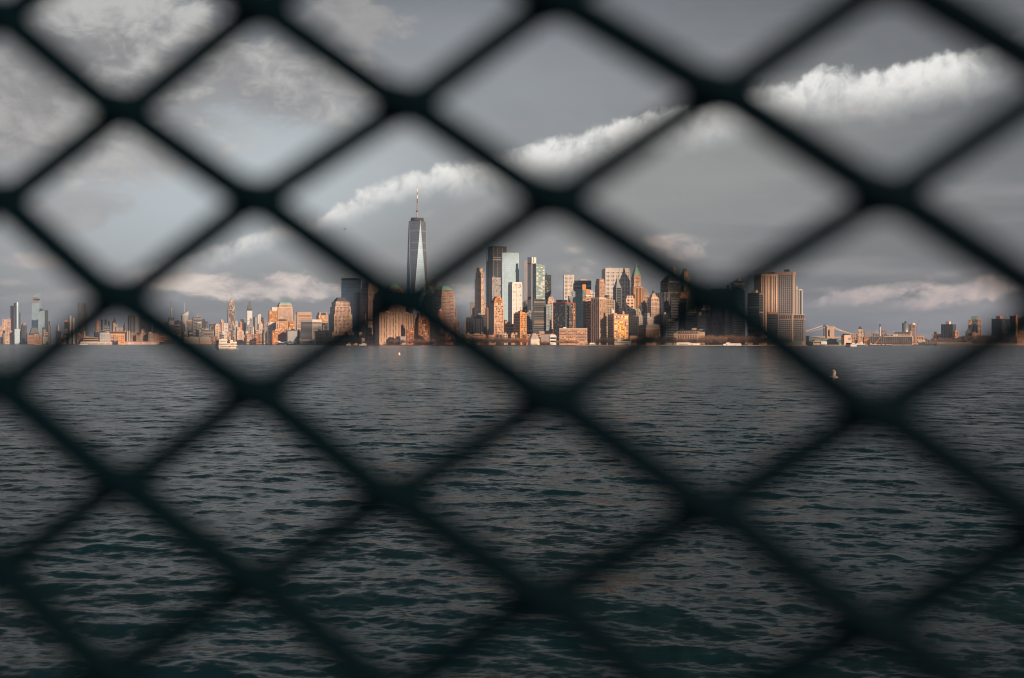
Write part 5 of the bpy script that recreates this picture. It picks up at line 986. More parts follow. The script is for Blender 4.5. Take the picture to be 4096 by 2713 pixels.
# ================================================================== boats and things on the water
def ferry_boat():
    x0, xc, x1, D = 861, 875, 949, 1000
    cx, cy, be, b, a = frame(x0, xc, x1, D, math.radians(24)); z = lambda y: Z(y, D); s = D / F
    o = root('tour_boat', 'white three-deck tour boat with two tall black funnels out on the water', 'boat', (cx, cy, 0), be)
    def hull(bm, z0, z1, m, gx=0.0, n=10):
        pl = []
        for i in range(n + 1):
            t = i / n; hw = a / 2 * (1 if t < .7 else max(.12, 1 - ((t - .7) / .3) ** 1.8)); pl.append((b * (t * 1.04 - .005), hw))
        bot = [(x, a / 2 - w) for x, w in pl] + [(x, a / 2 + w) for x, w in reversed(pl)]
        k = len(bm.v); N = len(bot); bm.v += [(x, y, z0) for x, y in bot] + [(x + gx, y, z1) for x, y in bot]; q = bm.slot(m)
        for i in range(N): j = (i + 1) % N; bm.f.append((k + i, k + j, k + N + j, k + N + i)); bm.mi.append(q)
        bm.f.append(tuple(k + N + i for i in range(N))); bm.mi.append(q); bm.f.append(tuple(k + i for i in reversed(range(N)))); bm.mi.append(q)
    mb = MB(); hull(mb, -.6, z(1394.6), 'plain_black'); mb.build('hull', o)
    mb = MB(); hull(mb, z(1394.8), z(1391.5), 'paint_white'); mb.build('hull_band', o)
    lv = [(1391.8, 1385), (1383.2, 1379.2), (1373.8, 1369)]
    mb = MB(); mb.box(.0, b * .95, .15, a - .15, z(1391.7), z(1384.4), 'paint_white'); deck1 = mb.build('main_deck', o)
    mb = MB(); mb.box(-.2, b * 1.0, -.3, a + .3, z(1384.6), z(1382.4), 'paint_white'); mb.build('rail_band', o)
    mb = MB(); mb.box(0, b * .62, .15, a - .15, z(1382.6), z(1373.8), 'paint_white'); deck2 = mb.build('saloon_deck', o)
    mb = MB(); mb.box(b * .6, b * .97, -.2, a + .2, z(1374.2), z(1368.2), 'paint_white'); mb.build('bow_awning', o)
    for i in range(6):
        mb = MB(); mb.box(b * (.64 + .062 * i) - .06, b * (.64 + .062 * i) + .06, -.1, .02, z(1382.6), z(1374), 'paint_white'); mb.build('deck_post', o)
    mb = MB(); mb.box(b * .62, b * .96, .6, a - .6, z(1382.6), z(1378), 'tan'); mb.build('deck_seating', o)
    mb = MB(); mb.box(b * .02, b * .46, .2, a - .2, z(1374), z(1362.3), 'paint_white'); deck3 = mb.build('upper_cabin', o)
    mb = MB(); mb.taper((-.2, b * .5, -.3, a + .3), z(1362.6), (b * .03, b * .44, .6, a - .6), z(1357.5), 'paint_white'); mb.build('canopy', o)
    mb = MB(); mb.box(b * .5, b * .96, 0, a, z(1368.3), z(1366.6), 'rust'); mb.build('roof_edge', o)
    mb = MB(); mb.box(b * .62, b * .78, .8, a - .8, z(1366.8), z(1361), 'paint_white'); mb.build('pilot_house', o)
    mb = MB(); mb.box(b * .6, b * .8, .6, a - .6, z(1361.2), z(1360), 'tan'); mb.build('pilot_roof', o)
    mb = MB(); mb.lathe(b * .67, a / 2, [(.5, z(1360.2)), (.45, z(1357.5)), (.1, z(1356))], 'cream', 10); mb.build('bell_housing', o)
    for fx, fy in ((.55, .25), (.86, .25)):
        mb = MB(); mb.lathe(b * fx, a * fy, [(.38, z(1368)), (.34, z(1347.4))], 'plain_black', 12); f_ = mb.build('funnel', o)
        mb = MB(); mb.lathe(b * fx, a * fy, [(.36, z(1347.5)), (.62, z(1345)), (.5, z(1344))], 'tan', 12); mb.build('funnel_crown', f_)
    mb = MB(); mb.lathe(b * .01, a * .6, [(.6, z(1360)), (.3, z(1357.2)), (.55, z(1355.6)), (.1, z(1354.6))], 'rust', 10); mb.build('stern_vent', o)
    wm = MB(); wm.box(0, .42, -.06, .05, 0, 1.0, 'slate'); w0 = wm.build('window', deck1); w0.location = (b * .10, .1, z(1389.6))
    def win(x, y, zz, sx=1, sz=1, rz=0):
        c = w0.copy(); COL.objects.link(c); c.parent = deck1 if zz < z(1384) else deck2 if zz < z(1374) else deck3; c.location = (x, y, zz); c.scale = (sx, 1, sz); c.rotation_euler = (0, 0, rz)
    for i in range(1, 8): win(b * (.10 + .05 * i), .1, z(1389.6))
    for i in range(3): win(b * (.52 + .055 * i), .1, z(1389.8), 1.9, 1.05)
    for i in range(5): win(b * (.72 + .048 * i), .1, z(1388.4), 1.3, .75)
    for i in range(11): win(b * (.03 + .052 * i), .1, z(1379.2), 1.35, .85)
    for i in range(6): win(b * (.1 + .055 * i), .15, z(1369), 1.1, 1.1)
    for yy, n in ((1379.2, 3), (1369, 3)):
        for i in range(n): win(-.02 if yy > 1375 else b * .02 - .02, a * (.25 + .25 * i), z(yy), 1.2, .9, -math.pi / 2)
    mb = MB(); mb.box(b * .44, b * .52, -.02, .1, z(1394), z(1391.6), 'rust'); mb.build('name_plate', o)
    mb = MB(); rnd = random.Random(3)
    for i in range(50):
        x = rnd.uniform(.5, 1.08) * b; w = rnd.uniform(.2, .7); y = -rnd.uniform(.1, .9); mb.taper((x - w, x + w, y - .12, y + .12), .02, (x - w * .5, x + w * .5, y - .05, y + .05), rnd.uniform(.1, .25), 'foam')
    for i in range(24):
        x = -rnd.uniform(.5, 3.5); w = rnd.uniform(.2, .6); y = rnd.uniform(.0, a); mb.taper((x - w, x + w, y - .2, y + .2), .02, (x - w * .5, x + w * .5, y - .1, y + .1), rnd.uniform(.08, .16), 'foam')
    f_ = mb.build('foam', kind='stuff', loc=(cx, cy, 0), rot=be); f_['label'] = 'white foam along the waterline of the tour boat'

def vessels():
    # white ferry seen side on
    D = 2480; s = D / F; z = lambda y: Z(y, D); q = lambda px: (px - 2893) * s
    o = root('moored_ferry', 'white two-deck passenger ferry with a high wheelhouse before the brown park trees', 'ferry', (X(2893, D), D, 0))
    def prism(pts, y0, y1, m, name, par=o):
        mb = MB(); n = len(pts); mb.face([(x, y0, zz) for x, zz in pts], m); mb.face([(x, y1, zz) for x, zz in reversed(pts)], m)
        for i in range(n):
            (xa, za), (xb, zb) = pts[i], pts[(i + 1) % n]; mb.face([(xa, y0, za), (xa, y1, za), (xb, y1, zb), (xb, y0, zb)], m)
        return mb.build(name, par)
    prism([(q(2895), -.5), (q(2965), -.5), (q(2966), z(1382.6)), (q(2891), z(1382.6))], 0, 9, 'plain_black', 'boot_stripe')
    prism([(q(2894.5), z(1382.8)), (q(2966), z(1382.8)), (q(2965), z(1377)), (q(2893), z(1376))], -.1, 9.1, 'paint_white', 'hull')
    prism([(q(2912), z(1377.2)), (q(2965), z(1377.2)), (q(2963.5), z(1373.3)), (q(2916), z(1373.3))], .4, 8.6, 'paint_white', 'upper_deck')
    deck = [c for c in o.children if c.name.startswith('upper_deck')][0]; hull_ = [c for c in o.children if c.name.startswith('hull')][0]
    prism([(q(2904), z(1376.4)), (q(2918), z(1376.4)), (q(2920), z(1370)), (q(2905.5), z(1371))], 1.5, 7.5, 'paint_white', 'wheelhouse')
    prism([(q(2908.5), z(1370.4)), (q(2921), z(1370)), (q(2922), z(1368)), (q(2908), z(1369))], 1.2, 7.8, 'brick', 'wheelhouse_roof')
    mb = MB(); mb.tube([(q(2909), 4, z(1369)), (q(2909), 4, z(1361))], .12, 'grey', 5); mb.build('mast', o)
    mb = MB(); mb.box(0, 1.1, -.2, .1, 0, .75, 'slate'); w0 = mb.build('window', deck); w0.location = (q(2921), .35, z(1376.6))
    for i in range(1, 16): c = w0.copy(); COL.objects.link(c); c.location = (q(2921 + 2.7 * i), .35, z(1376.6))
    for i in range(12): c = w0.copy(); COL.objects.link(c); c.parent = hull_; c.location = (q(2914.5 + 2.7 * i), -.15, z(1380.9)); c.scale = (1, 1, .8)
    mb = MB(); mb.box(q(2904), q(2909.5), -.25, .1, z(1382), z(1378), 'brown'); mb.build('side_door', o)
    # boat seen from astern, at the east end
    D = 1720; s = D / F; z = lambda y: Z(y, D)
    o = root('harbour_ferry', 'small white ferry seen from behind, near the pale vent building', 'ferry', (X(3414.5, D), D, 0))
    mb = MB(); mb.taper((-12 * s, 12 * s, 0, 26), -.5, (-13 * s, 13 * s, 0, 30), z(1386.5), 'plain_black'); mb.build('boot_stripe', o)
    mb = MB(); mb.box(-12.5 * s, 12.5 * s, 0, 26, z(1386.7), z(1378), 'paint_white'); mb.build('stern', o)
    mb = MB(); mb.box(-13 * s, 7 * s, .6, 24, z(1378.2), z(1372.5), 'slate'); mb.build('cabin', o)
    mb = MB(); mb.box(-7 * s, 5.5 * s, .1, 3, z(1376.8), z(1373.4), 'paint_white'); mb.build('stern_board', o)
    mb = MB(); mb.box(-13 * s, 8 * s, .2, 24, z(1372.6), z(1371.6), 'paint_white'); mb.build('roof', o)
    mb = MB(); mb.lathe(9.5 * s, 1, [(1.7 * s, z(1378)), (1.9 * s, z(1373))], 'cream', 12); mb.build('funnel', o)
    for sx in (-10.5, 10):
        mb = MB(); mb.box((sx - .6) * s, (sx + .8) * s, -.12, .1, z(1384.5), z(1380.5), 'teal'); mb.build('side_light_panel', o)
    # white ship moored on the east shore
    D = 3090; s = D / F; z = lambda y: Z(y, D)
    o = root('moored_ship', 'low white ship with a stepped deckhouse moored east of the small ferry', 'ship', (X(3426, D), D, 0))
    mb = MB(); mb.box(0, 35 * s, 0, 10, -.5, z(1379), 'slate'); mb.build('hull', o)
    mb = MB(); mb.box(-1 * s, 33 * s, .3, 9, z(1379.2), z(1375.5), 'paint_white'); mb.build('main_deck', o)
    mb = MB(); mb.box(2 * s, 26 * s, 1, 8, z(1375.7), z(1371.8), 'paint_white'); mb.build('deckhouse', o)
    mb = MB(); mb.box(16 * s, 25 * s, 1.5, 7, z(1372), z(1368.6), 'paint_white'); mb.build('bridge_house', o)
    for i in range(6):
        mb = MB(); x = (4 + 3.4 * i) * s; mb.box(x, x + 1.5 * s, .75, 1.2, z(1374.8), z(1373.2), 'slate'); mb.build('window', o)
    # crane barge
    D = 3060; s = D / F; z = lambda y: Z(y, D)
    o = root('crane_barge', 'flat dark barge carrying an orange lattice crane', 'barge', (X(3480, D), D, 0))
    mb = MB(); mb.box(0, 87 * s, 0, 14, -.5, z(1379.5), 'slate'); mb.build('hull', o)
    for x0, x1, yt, m in ((0, 8, 1373, 'stone'), (9, 30, 1377.5, 'cream'), (32, 43, 1378, 'cream'), (48, 60, 1377, 'stone'), (64, 78, 1377.5, 'tan'), (79, 87, 1377, 'pink')):
        mb = MB(); mb.box(x0 * s, x1 * s, 1, 11, z(1379.6), z(yt), m); mb.build('deck_load', o)
    mb = MB(); mb.box(19 * s, 26 * s, 3, 9, z(1378), z(1374.5), 'orange'); mb.build('crane_cab', o)
    mb = MB()
    for yy in (4.5, 7.5):
        mb.tube([(24 * s, yy, z(1376.5)), (52 * s, yy, z(1338.5))], .42, 'orange', 4); mb.tube([(21 * s, yy, z(1376)), (51.3 * s, yy, z(1338))], .42, 'orange', 4)
    for i in range(17):
        t = i / 16; xa = (24 + 28 * t) * s; za = z(1376.5 - 38 * t); xb = (21 + 30.3 * min(1, t + .06)) * s; zb = z(1376 - 38 * min(1, t + .06)); mb.tube([(xa, 4.5, za), (xb, 4.5, zb)], .3, 'orange', 4); mb.tube([(xa, 4.5, za), (xa, 7.5, za)], .25, 'orange', 4)
    mb.build('crane_boom', o)
    mb = MB(); mb.tube([(17 * s, 6, z(1377)), (13.5 * s, 6, z(1373)), (14 * s, 6, z(1377))], .3, 'orange', 4); mb.build('back_stay', o)
    # boats off the far west shore
    def small(name, label, cat, x0, x1, yb, yt, D, hullm, cab, mast=None):
        s = D / F; z = lambda y: Z(y, D); L = (x1 - x0) * s; h = yb - yt
        o = root(name, label, cat, (X(x0, D), D, 0))
        mb = MB(); mb.hexa([(L * .04, 0, -.5), (L * .96, 0, -.5), (L * .96, 6, -.5), (L * .04, 6, -.5)], [(0, -.3, z(yb - h * .42)), (L, -.3, z(yb - h * .35)), (L, 6.3, z(yb - h * .35)), (0, 6.3, z(yb - h * .42))], hullm); mb.build('hull', o)
        if cab:
            mb = MB(); mb.box(L * .3, L * .86, .6, 5.4, z(yb - h * .4), z(yb - h * .75), cab); mb.build('cabin', o)
            mb = MB(); mb.box(L * .45, L * .75, 1, 5, z(yb - h * .76), z(yt), cab); mb.build('wheelhouse', o)
            mb = MB(); mb.box(L * .34, L * .82, .45, .7, z(yb - h * .52), z(yb - h * .66), 'slate'); mb.build('window', o)
        if mast:
            mb = MB(); mb.face([(L * .2, 3, z(yb - h * .4)), (L * .9, 3, z(yb - h * .4)), (L * .45, 3, z(yt))], 'cream'); mb.build('sail', o)
        return o
    small('work_boat', 'tan work boat with a low cabin off the far west shore', 'boat', 137, 164, 1380.3, 1371, 4700, 'tan', 'pink')
    small('motor_yacht', 'white motor yacht passing the west end of the painted pier', 'boat', 317, 349, 1380, 1372.5, 4800, 'paint_white', 'paint_white')
    small('sailing_boat', 'tiny sailing boat alone off the far west shore', 'boat', 208.5, 214.5, 1377.8, 1370, 6300, 'cream', None, True)
    small('ferry_launch', 'white launch moored under the white peaked canopy', 'boat', 1119, 1143, 1381, 1372, 4100, 'paint_white', 'paint_white')
    small('motor_launch', 'white launch moored beside the pink arcade', 'boat', 1384, 1404, 1382, 1371.5, 3300, 'paint_white', 'grey')
    small('motor_launch', 'second white boat at the pink arcade, nearest its east end', 'boat', 1436, 1466, 1382, 1373, 3260, 'paint_white', 'white')
    small('work_boat', 'orange work boat moored at the pink arcade', 'boat', 1412, 1432, 1382, 1372.5, 3290, 'orange', 'cream')
    # canopy of four peaks
    D = 4130; s = D / F; z = lambda y: Z(y, D)
    o = root('ferry_canopy', 'white canopy of four sharp tent peaks on the quay', 'canopy', (X(1100, D), D, 2)); 
    for i, (xa, w) in enumerate(((0, 28), (28, 20), (48, 19), (66, 17))):
        mb = MB(); P_ = ((xa + w / 2) * s, 8, z(1363) - 2); c = [(xa * s, 0, z(1372) - 2), ((xa + w) * s, 0, z(1371) - 2), ((xa + w) * s, 16, z(1371) - 2), (xa * s, 16, z(1372) - 2)]
        for k in range(4): mb.face([c[k], c[(k + 1) % 4], P_], 'plain_white')
        mb.build('peak', o)
        mb = MB(); mb.box((xa + w / 2) * s - .6, (xa + w / 2) * s + .6, 7, 9, 0, z(1365) - 2, 'slate'); mb.build('mast', o)
    mb = MB(); mb.box(4 * s, 80 * s, 5, 14, 0, z(1375) - 2, 'slate'); mb.build('waiting_room', o)
    # painted pier with its sign
    D = 5450; s = D / F; z = lambda y: Z(y, D)
    o = root('painted_pier_shed', 'very long white pier shed painted with red letters', 'pier shed', (X(319, D), D, 0))
    mb = MB(); mb.box(0, 296 * s, 0, 40, -2, z(1377.6), 'pink'); mb.build('pier_deck', o)
    mb = MB(); mb.box(2 * s, 296 * s, 2, 38, z(1377.8), z(1367.5), 'paint_white'); mb.build('shed_wall', o)
    mb = MB(); mb.box(2 * s, 296 * s, 1.7, 38.3, z(1367.7), z(1366.2), 'rust'); mb.build('roof_edge', o)
    for i in range(28):
        if i % 7 == 3: continue
        mb = MB(); x = (4 + 4.1 * i) * s; mb.box(x, x + 2 * s, 1.7, 2.2, z(1377), z(1372), 'brown' if i % 3 else 'lilac'); mb.build('shed_door', o)
    for txt, px, wd in (('I WANT T', 117, 62), ('O  THANK YOU', 181, 104)):
        cu = bpy.data.curves.new('lettering', 'FONT'); cu.body = txt; cu.size = 10.5 * s / .72 * .8; cu.extrude = .15
        t = bpy.data.objects.new('lettering', cu); COL.objects.link(t); t.data.materials.append(MATS['plain_red']); t.parent = o
        bpy.context.view_layer.update(); w = max(t.dimensions.x, .1)
        me = bpy.data.meshes.new_from_object(t.evaluated_get(bpy.context.evaluated_depsgraph_get())); t2 = bpy.data.objects.new('lettering', me); bpy.data.objects.remove(t); t = t2; COL.objects.link(t); t.parent = o; me.materials.clear(); me.materials.append(MATS['plain_red'])
        t.location = (px * s, 1.6, z(1377)); t.rotation_euler = (math.pi / 2, 0, 0); t.scale = (wd * s / w, 1, 1)
    B('pier_tower', 'tower', 'square yellow tower standing in front of the painted pier shed', 471, 472, 500, 1343, 5400, 'orange', 'f', 'd', bk=0, cor='cream')
    # buoys
    def buoy(px, D, label, tilt):
        o = root('channel_buoy', label, 'buoy', (X(px, D), D, 0.02)); o.rotation_euler = (math.radians(tilt * .3), math.radians(tilt), 0)
        mb = MB(); mb.lathe(0, 0, [(.3, -.25), (.58, -.05), (.68, .07), (.66, .15), (.52, .22)], 'buoy_paint', 28); mb.build('float', o, smooth=True)
        mb = MB(); mb.lathe(0, 0, [(.60, -.06), (.705, .0), (.70, .035), (.6, .05)], 'plain_black', 28); mb.build('waterline_band', o)
        mb = MB(); mb.lathe(0, 0, [(.29, .2), (.28, .26), (.265, .92), (.27, .95)], 'buoy_paint', 24); dr_ = mb.build('drum', o)
        mb = MB(); mb.lathe(0, 0, [(.285, .215), (.29, .275)], 'orange', 24); mb.build('base_stripe', dr_)
        mb = MB(); mb.lathe(-.04, 0, [(.31, .92), (.32, .99)], 'orange', 24); mb.build('top_stripe', dr_)
        mb = MB(); mb.lathe(-.04, 0, [(.32, .985), (.3, 1.03), (.12, 1.05), (.02, 1.2)], 'buoy_paint', 20); mb.build('cap', o)
        mb = MB(); mb.tube([(-.6, 0, .13), (-.66, 0, .22), (-.56, 0, .24)], .03, 'grey', 5); mb.build('lifting_eye', o)
        return o
    buoy(3334, 157, 'white drum buoy with orange stripes, the near one beside a fence wire', 4)
    buoy(1596.5, 478, 'small white drum buoy far out, below the tallest spire tower', 0)
    # helicopter
    D = 3200; s = D / F; o = root('helicopter', 'tiny dark helicopter in the open sky west of the tallest spire', 'helicopter', (X(1379, D), D, Z(916.5, D))); 
    mb = MB(); n = 10; prof = [(0.02, -2.6), (.75, -2.1), (1.05, -1.0), (1.0, .2), (.7, 1.2), (.25, 2.0)]
    k0 = []
    for r_, xx in prof: k0.append([(xx, r_ * .9 * math.cos(2 * math.pi * i / n), r_ * 1.05 * math.sin(2 * math.pi * i / n) + .12 * xx) for i in range(n)])
    for A_, B_ in zip(k0, k0[1:]):
        for i in range(n): j = (i + 1) % n; mb.face([A_[i], B_[i], B_[j], A_[j]], 'plain_black')
    mb.build('fuselage', o)
    mb = MB(); mb.tube([(1.4, 0, .45), (5.4, 0, 1.0)], .28, 'plain_black', 6, .14); mb.hexa([(5.1, -.08, .7), (5.6, -.08, .7), (5.6, .08, .7), (5.1, .08, .7)], [(5.6, -.06, 2.0), (6.0, -.06, 2.0), (6.0, .06, 2.0), (5.6, .06, 2.0)], 'plain_black'); mb.build('tail_boom', o)
    mb = MB(); mb.tube([(-.5, 0, .8), (-.5, 0, 1.75)], .16, 'plain_black', 6); m_ = mb.build('rotor_mast', o)
    for sg in (-1, 1):
        mb = MB(); mb.box(-.7, -.3, 0, sg * 5.0, 1.68, 1.76, 'plain_black'); r_ = mb.build('rotor_blade', m_)
    for sg in (-1, 1):
        mb = MB(); mb.tube([(-2, sg * .9, -1.35), (1.2, sg * .9, -1.3)], .07, 'plain_black', 5); mb.tube([(-1, sg * .4, -.7), (-1, sg * .9, -1.33)], .06, 'plain_black', 5); mb.tube([(.6, sg * .4, -.6), (.6, sg * .9, -1.3)], .06, 'plain_black', 5); mb.build('skid', o)
    o.rotation_euler = (0, math.radians(-6), 0); o.scale = (1.15,) * 3

# ================================================================== the fence, a hand's breadth away
def fence():
    m, t, p = new_mat('vinyl_wire'); tc = t.node('ShaderNodeTexCoord').outputs['Object']; n = t.noise(tc, 160, 3).outputs[0]
    t.put(p.inputs['Base Color'], t.mix(n, (.0004, .0042, .0075), (.0008, .0058, .0100))); p.inputs['Roughness'].default_value = .7; p.inputs['Specular IOR Level'].default_value = .03
    MATS['vinyl_wire'] = m
    K_ = .62   # small-mesh fence: 31 mm sides
    U = Vector((.04098848, -.00844466, -.00085758)); V = Vector((-.0002282, .00027522, -.02692479)); P = Vector((-.15281204, .31766196, .09597552)); U *= K_; V *= K_; P *= K_
    eye = Vector((0, 0, H)); nrm = U.cross(V).normalized()
    if nrm.y > 0: nrm = -nrm
    meas = {(0, 0): (-10, 60), (0, 2): (-3, 795), (0, 4): (0, 1538), (0, 6): (0, 2265), (1, 1): (484, 437), (1, 3): (476, 1185), (1, 5): (493, 1927), (1, 7): (458, 2680), (2, 0): (1025, 26), (2, 2): (1020, 796), (2, 4): (1025, 1564), (2, 6): (1034, 2317), (3, 1): (1617, 415), (3, 3): (1608, 1195), (3, 5): (1575, 1979), (4, 0): (2212, 0), (4, 2): (2208, 796), (4, 4): (2208, 1598), (4, 6): (2186, 2386), (5, 1): (2865, 372), (5, 3): (2852, 1193), (5, 5): (2853, 2031), (6, 2): (3544, 787), (6, 4): (3502, 1650), (6, 6): (3520, 2507)}
    rnd = random.Random(4)
    def node(i, j):
        q = P + U * i + V * j
        if (i, j) in meas:   # slightly bent mesh, as the real one is
            x, y = meas[(i, j)]; q = Vector((X(x, q.y), q.y, (HZ - y) / F * q.y))
        else: q = q + U * rnd.uniform(-.02, .02) + V * rnd.uniform(-.02, .02)
        return q
    nodes = {}
    I0, I1, J0, J1 = -82, 90, -40, 104
    for i in range(I0, I1 + 2):
        for j in range(J0, J1 + 1):
            if (i + j) % 2 == 0: nodes[(i, j)] = node(i, j)
    o = root('chain_link_fence', 'black chain-link fence right before the viewer, dark diamond mesh out of focus', 'fence', (0, 0, H))
    r1, r2, dep = .0048 * K_, .0041 * K_, .0022 * K_; un = U.normalized()
    def path(k, sub):
        pts = []; rad = []
        for j in range(J0, J1 + 1):
            i = k if (k + j) % 2 == 0 else k + 1
            q = nodes[(i, j)]; side = 1 if i == k + 1 else -1
            din = 1 if side > 0 else -1      # '\' strands lie in front, '/' strands behind
            pts += [(q - un * side * .0052 * K_ - V * .10 + nrm * dep * din), (q + un * side * .0030 * K_), (q - un * side * .0052 * K_ + V * .10 - nrm * dep * din)]
            rad += [(r1 if din > 0 else r2), (r1 + r2) / 2, (r2 if din > 0 else r1)]
        if sub == 1: return pts, rad
        P2, R2 = [], []
        for a in range(len(pts) - 1):
            p0, p1, p2, p3 = pts[max(a - 1, 0)], pts[a], pts[a + 1], pts[min(a + 2, len(pts) - 1)]
            d = (p2 - p1).length; t1 = (p2 - p0).normalized() * min(d, .004); t2 = (p3 - p1).normalized() * min(d, .004)
            for s_ in range(sub):
                u = s_ / sub; h1 = 2 * u ** 3 - 3 * u * u + 1; h2 = u ** 3 - 2 * u * u + u; h3 = -2 * u ** 3 + 3 * u * u; h4 = u ** 3 - u * u
                P2.append(p1 * h1 + t1 * h2 + p2 * h3 + t2 * h4); R2.append(rad[a] + (rad[a + 1] - rad[a]) * u)
        return P2, R2
    rest = MB()
    for k in range(I0, I1 + 1):
        near = -2 <= k <= 8
        pts, rad = path(k, 5 if near else 1)
        if near:
            mb = MB(); mb.tube(pts, rad, 'vinyl_wire', 10); mb.build('wire', o, smooth=True)
        else: rest.tube(pts, rad, 'vinyl_wire', 5)
    rest.build('mesh_wire', o, smooth=True, kind='stuff')
    for i in (I0, I1 + 1):
        mb = MB(); a, b = P + U * i + V * (J0 - 1), P + U * i + V * (J1 + 3); mb.tube([a, b], .025, 'vinyl_wire', 12); mb.build('post', o)
    for j in (J0, J1 + 1):
        mb = MB(); a, b = P + U * I0 + V * j, P + U * (I1 + 1) + V * j; mb.tube([a, b], .016, 'vinyl_wire', 12); mb.build('rail', o)

# ================================================================== sky, light, air, camera
def world():
    w = bpy.data.worlds.new('World'); sc.world = w; w.use_nodes = True; t = NT(w.node_tree); bg = t.n['Background']
    sky = t.node('ShaderNodeTexSky', sky_type='NISHITA'); sky.sun_disc = False; sky.sun_elevation = SUN_EL; sky.sun_rotation = math.pi - SUN_AZ
    sky.altitude = 10; sky.air_density = 1.2; sky.dust_density = 2.0; sky.ozone_density = 1.0
    d = t.node('ShaderNodeTexCoord').outputs['Generated']; d = t.vm('NORMALIZE', d)
    sx = t.node('ShaderNodeSeparateXYZ'); t.put(sx.inputs[0], d); x, y, z = sx.outputs
    az = t.m('ARCTAN2', x, y); el = t.m('ARCSINE', z)
    def AE(px, py):
        u = (px - 2048) / F; v = (HZ - py) / F; a = math.atan(u); return a, math.atan(v * math.cos(a))
    # cloud-shaping noises, stretched along the horizon
    mp = t.node('ShaderNodeMapping'); t.put(mp.inputs[0], d); mp.inputs[3].default_value = (1, 1, 1.7)
    dv = mp.outputs[0]
    nA = t.noise(dv, 3.2, 8, .58, .3).outputs[0]; nB = t.noise(dv, 11, 7, .6, .4).outputs[0]; nC = t.noise(dv, 34, 6, .62, .5).outputs[0]; nD = t.noise(d, 90, 5, .65).outputs[0]
    def blob(px, py, rx, ry, rot=0.0):
        """elliptic distance (1 on the rim) round a direction; radii in photo pixels"""
        a0, e0 = AE(px, py); da = t.m('MULTIPLY', t.m('SUBTRACT', az, a0), F); de = t.m('MULTIPLY', t.m('SUBTRACT', el, e0), F)
        c, s = math.cos(rot), math.sin(rot)
        u = t.m('ADD', t.m('MULTIPLY', da, c / rx), t.m('MULTIPLY', de, s / rx)); v = t.m('ADD', t.m('MULTIPLY', da, -s / ry), t.m('MULTIPLY', de, c / ry))
        return t.m('SQRT', t.m('ADD', t.m('MULTIPLY', u, u), t.m('MULTIPLY', v, v)))
    sub = lambda a, b: t.m('SUBTRACT', a, b); add = lambda a, b: t.m('ADD', a, b); mul = lambda a, b: t.m('MULTIPLY', a, b)
    mx = lambda a, b: t.m('MAXIMUM', a, b)
    # grey veil over everything, with an added dark deck overhead to darken near water
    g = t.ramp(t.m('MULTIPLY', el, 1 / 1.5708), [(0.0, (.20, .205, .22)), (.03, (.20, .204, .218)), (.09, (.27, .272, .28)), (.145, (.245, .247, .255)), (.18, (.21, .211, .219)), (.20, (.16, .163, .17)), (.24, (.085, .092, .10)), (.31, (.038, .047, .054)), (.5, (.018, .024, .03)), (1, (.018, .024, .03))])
    nish = t.vm('SCALE', sky.outputs[0], .09)
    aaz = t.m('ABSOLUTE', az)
    behind = t.smooth(aaz, 1.3, 2.2)                       # sunset half, out of view: veil thinned to fill the shaded faces
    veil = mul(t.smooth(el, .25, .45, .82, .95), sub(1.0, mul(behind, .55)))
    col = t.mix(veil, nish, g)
    flank = mul(t.smooth(az, -.50, -1.2), t.smooth(az, -2.9, -2.0))   # added bright sky out of view, fills the shaded left faces
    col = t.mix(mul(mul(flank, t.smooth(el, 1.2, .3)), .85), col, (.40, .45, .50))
    # faint large-scale unevenness, darker to the east (right)
    k = add(.66, add(mul(nA, .42), mul(nB, .26))); k = mul(k, t.smooth(az, -.12, .50, 1.08, .60))
    col = t.mul(col, t.vm('SCALE', (1, 1, 1), k))
    # streaky layered sheets
    st = t.node('ShaderNodeMapping'); t.put(st.inputs[0], d); st.inputs[3].default_value = (4, 4, 34); nS = t.noise(st.outputs[0], 1.0, 5, .55, .2).outputs[0]
    low = t.smooth(el, .0, .32, 1, .15)
    col = t.mix(mul(mul(t.smooth(nS, .42, .66), low), .75), col, (.31, .30, .298))
    # clear pale-blue opening
    b = add(blob(900, 760, 1150, 460, .25), mul(sub(nA, .5), .7)); col = t.mix(mul(t.smooth(b, 1.05, .15), .85), col, (.50, .55, .58))
    # soft grey-green sheet under the long cloud
    b = add(blob(2700, 700, 1300, 330, .25), mul(sub(nA, .5), .8)); col = t.mix(mul(t.smooth(b, 1.0, .2), .55), col, (.30, .30, .285))
    # heaped cloud, upper left
    def heap(px, py, rx, ry, rot, c1, c2, op, ed=.55, nz=1.7):
        nonlocal col
        b = blob(px, py, rx, ry, rot); b = add(b, add(mul(sub(nB, .5), -nz), mul(sub(nC, .5), -.55 * nz)))
        mk = t.smooth(b, 1.0, ed); sh = t.smooth(add(mul(nB, .6), mul(nC, .4)), .40, .62)
        col = t.mix(mul(mk, op), col, t.mix(sh, c2, c1))
    heap(300, 330, 780, 430, .1, (.50, .495, .48), (.24, .238, .24), .9)
    heap(1080, 330, 470, 200, -.2, (.49, .485, .47), (.27, .268, .27), .9)
    heap(1400, 80, 240, 110, 0, (.36, .35, .34), (.24, .235, .235), .7)
    heap(560, 640, 260, 70, .15, (.44, .43, .42), (.36, .36, .355), .6)
    heap(240, 850, 300, 90, .1, (.40, .39, .38), (.33, .33, .33), .7)
    heap(20, 430, 260, 240, 0, (.38, .36, .35), (.28, .275, .27), .7)
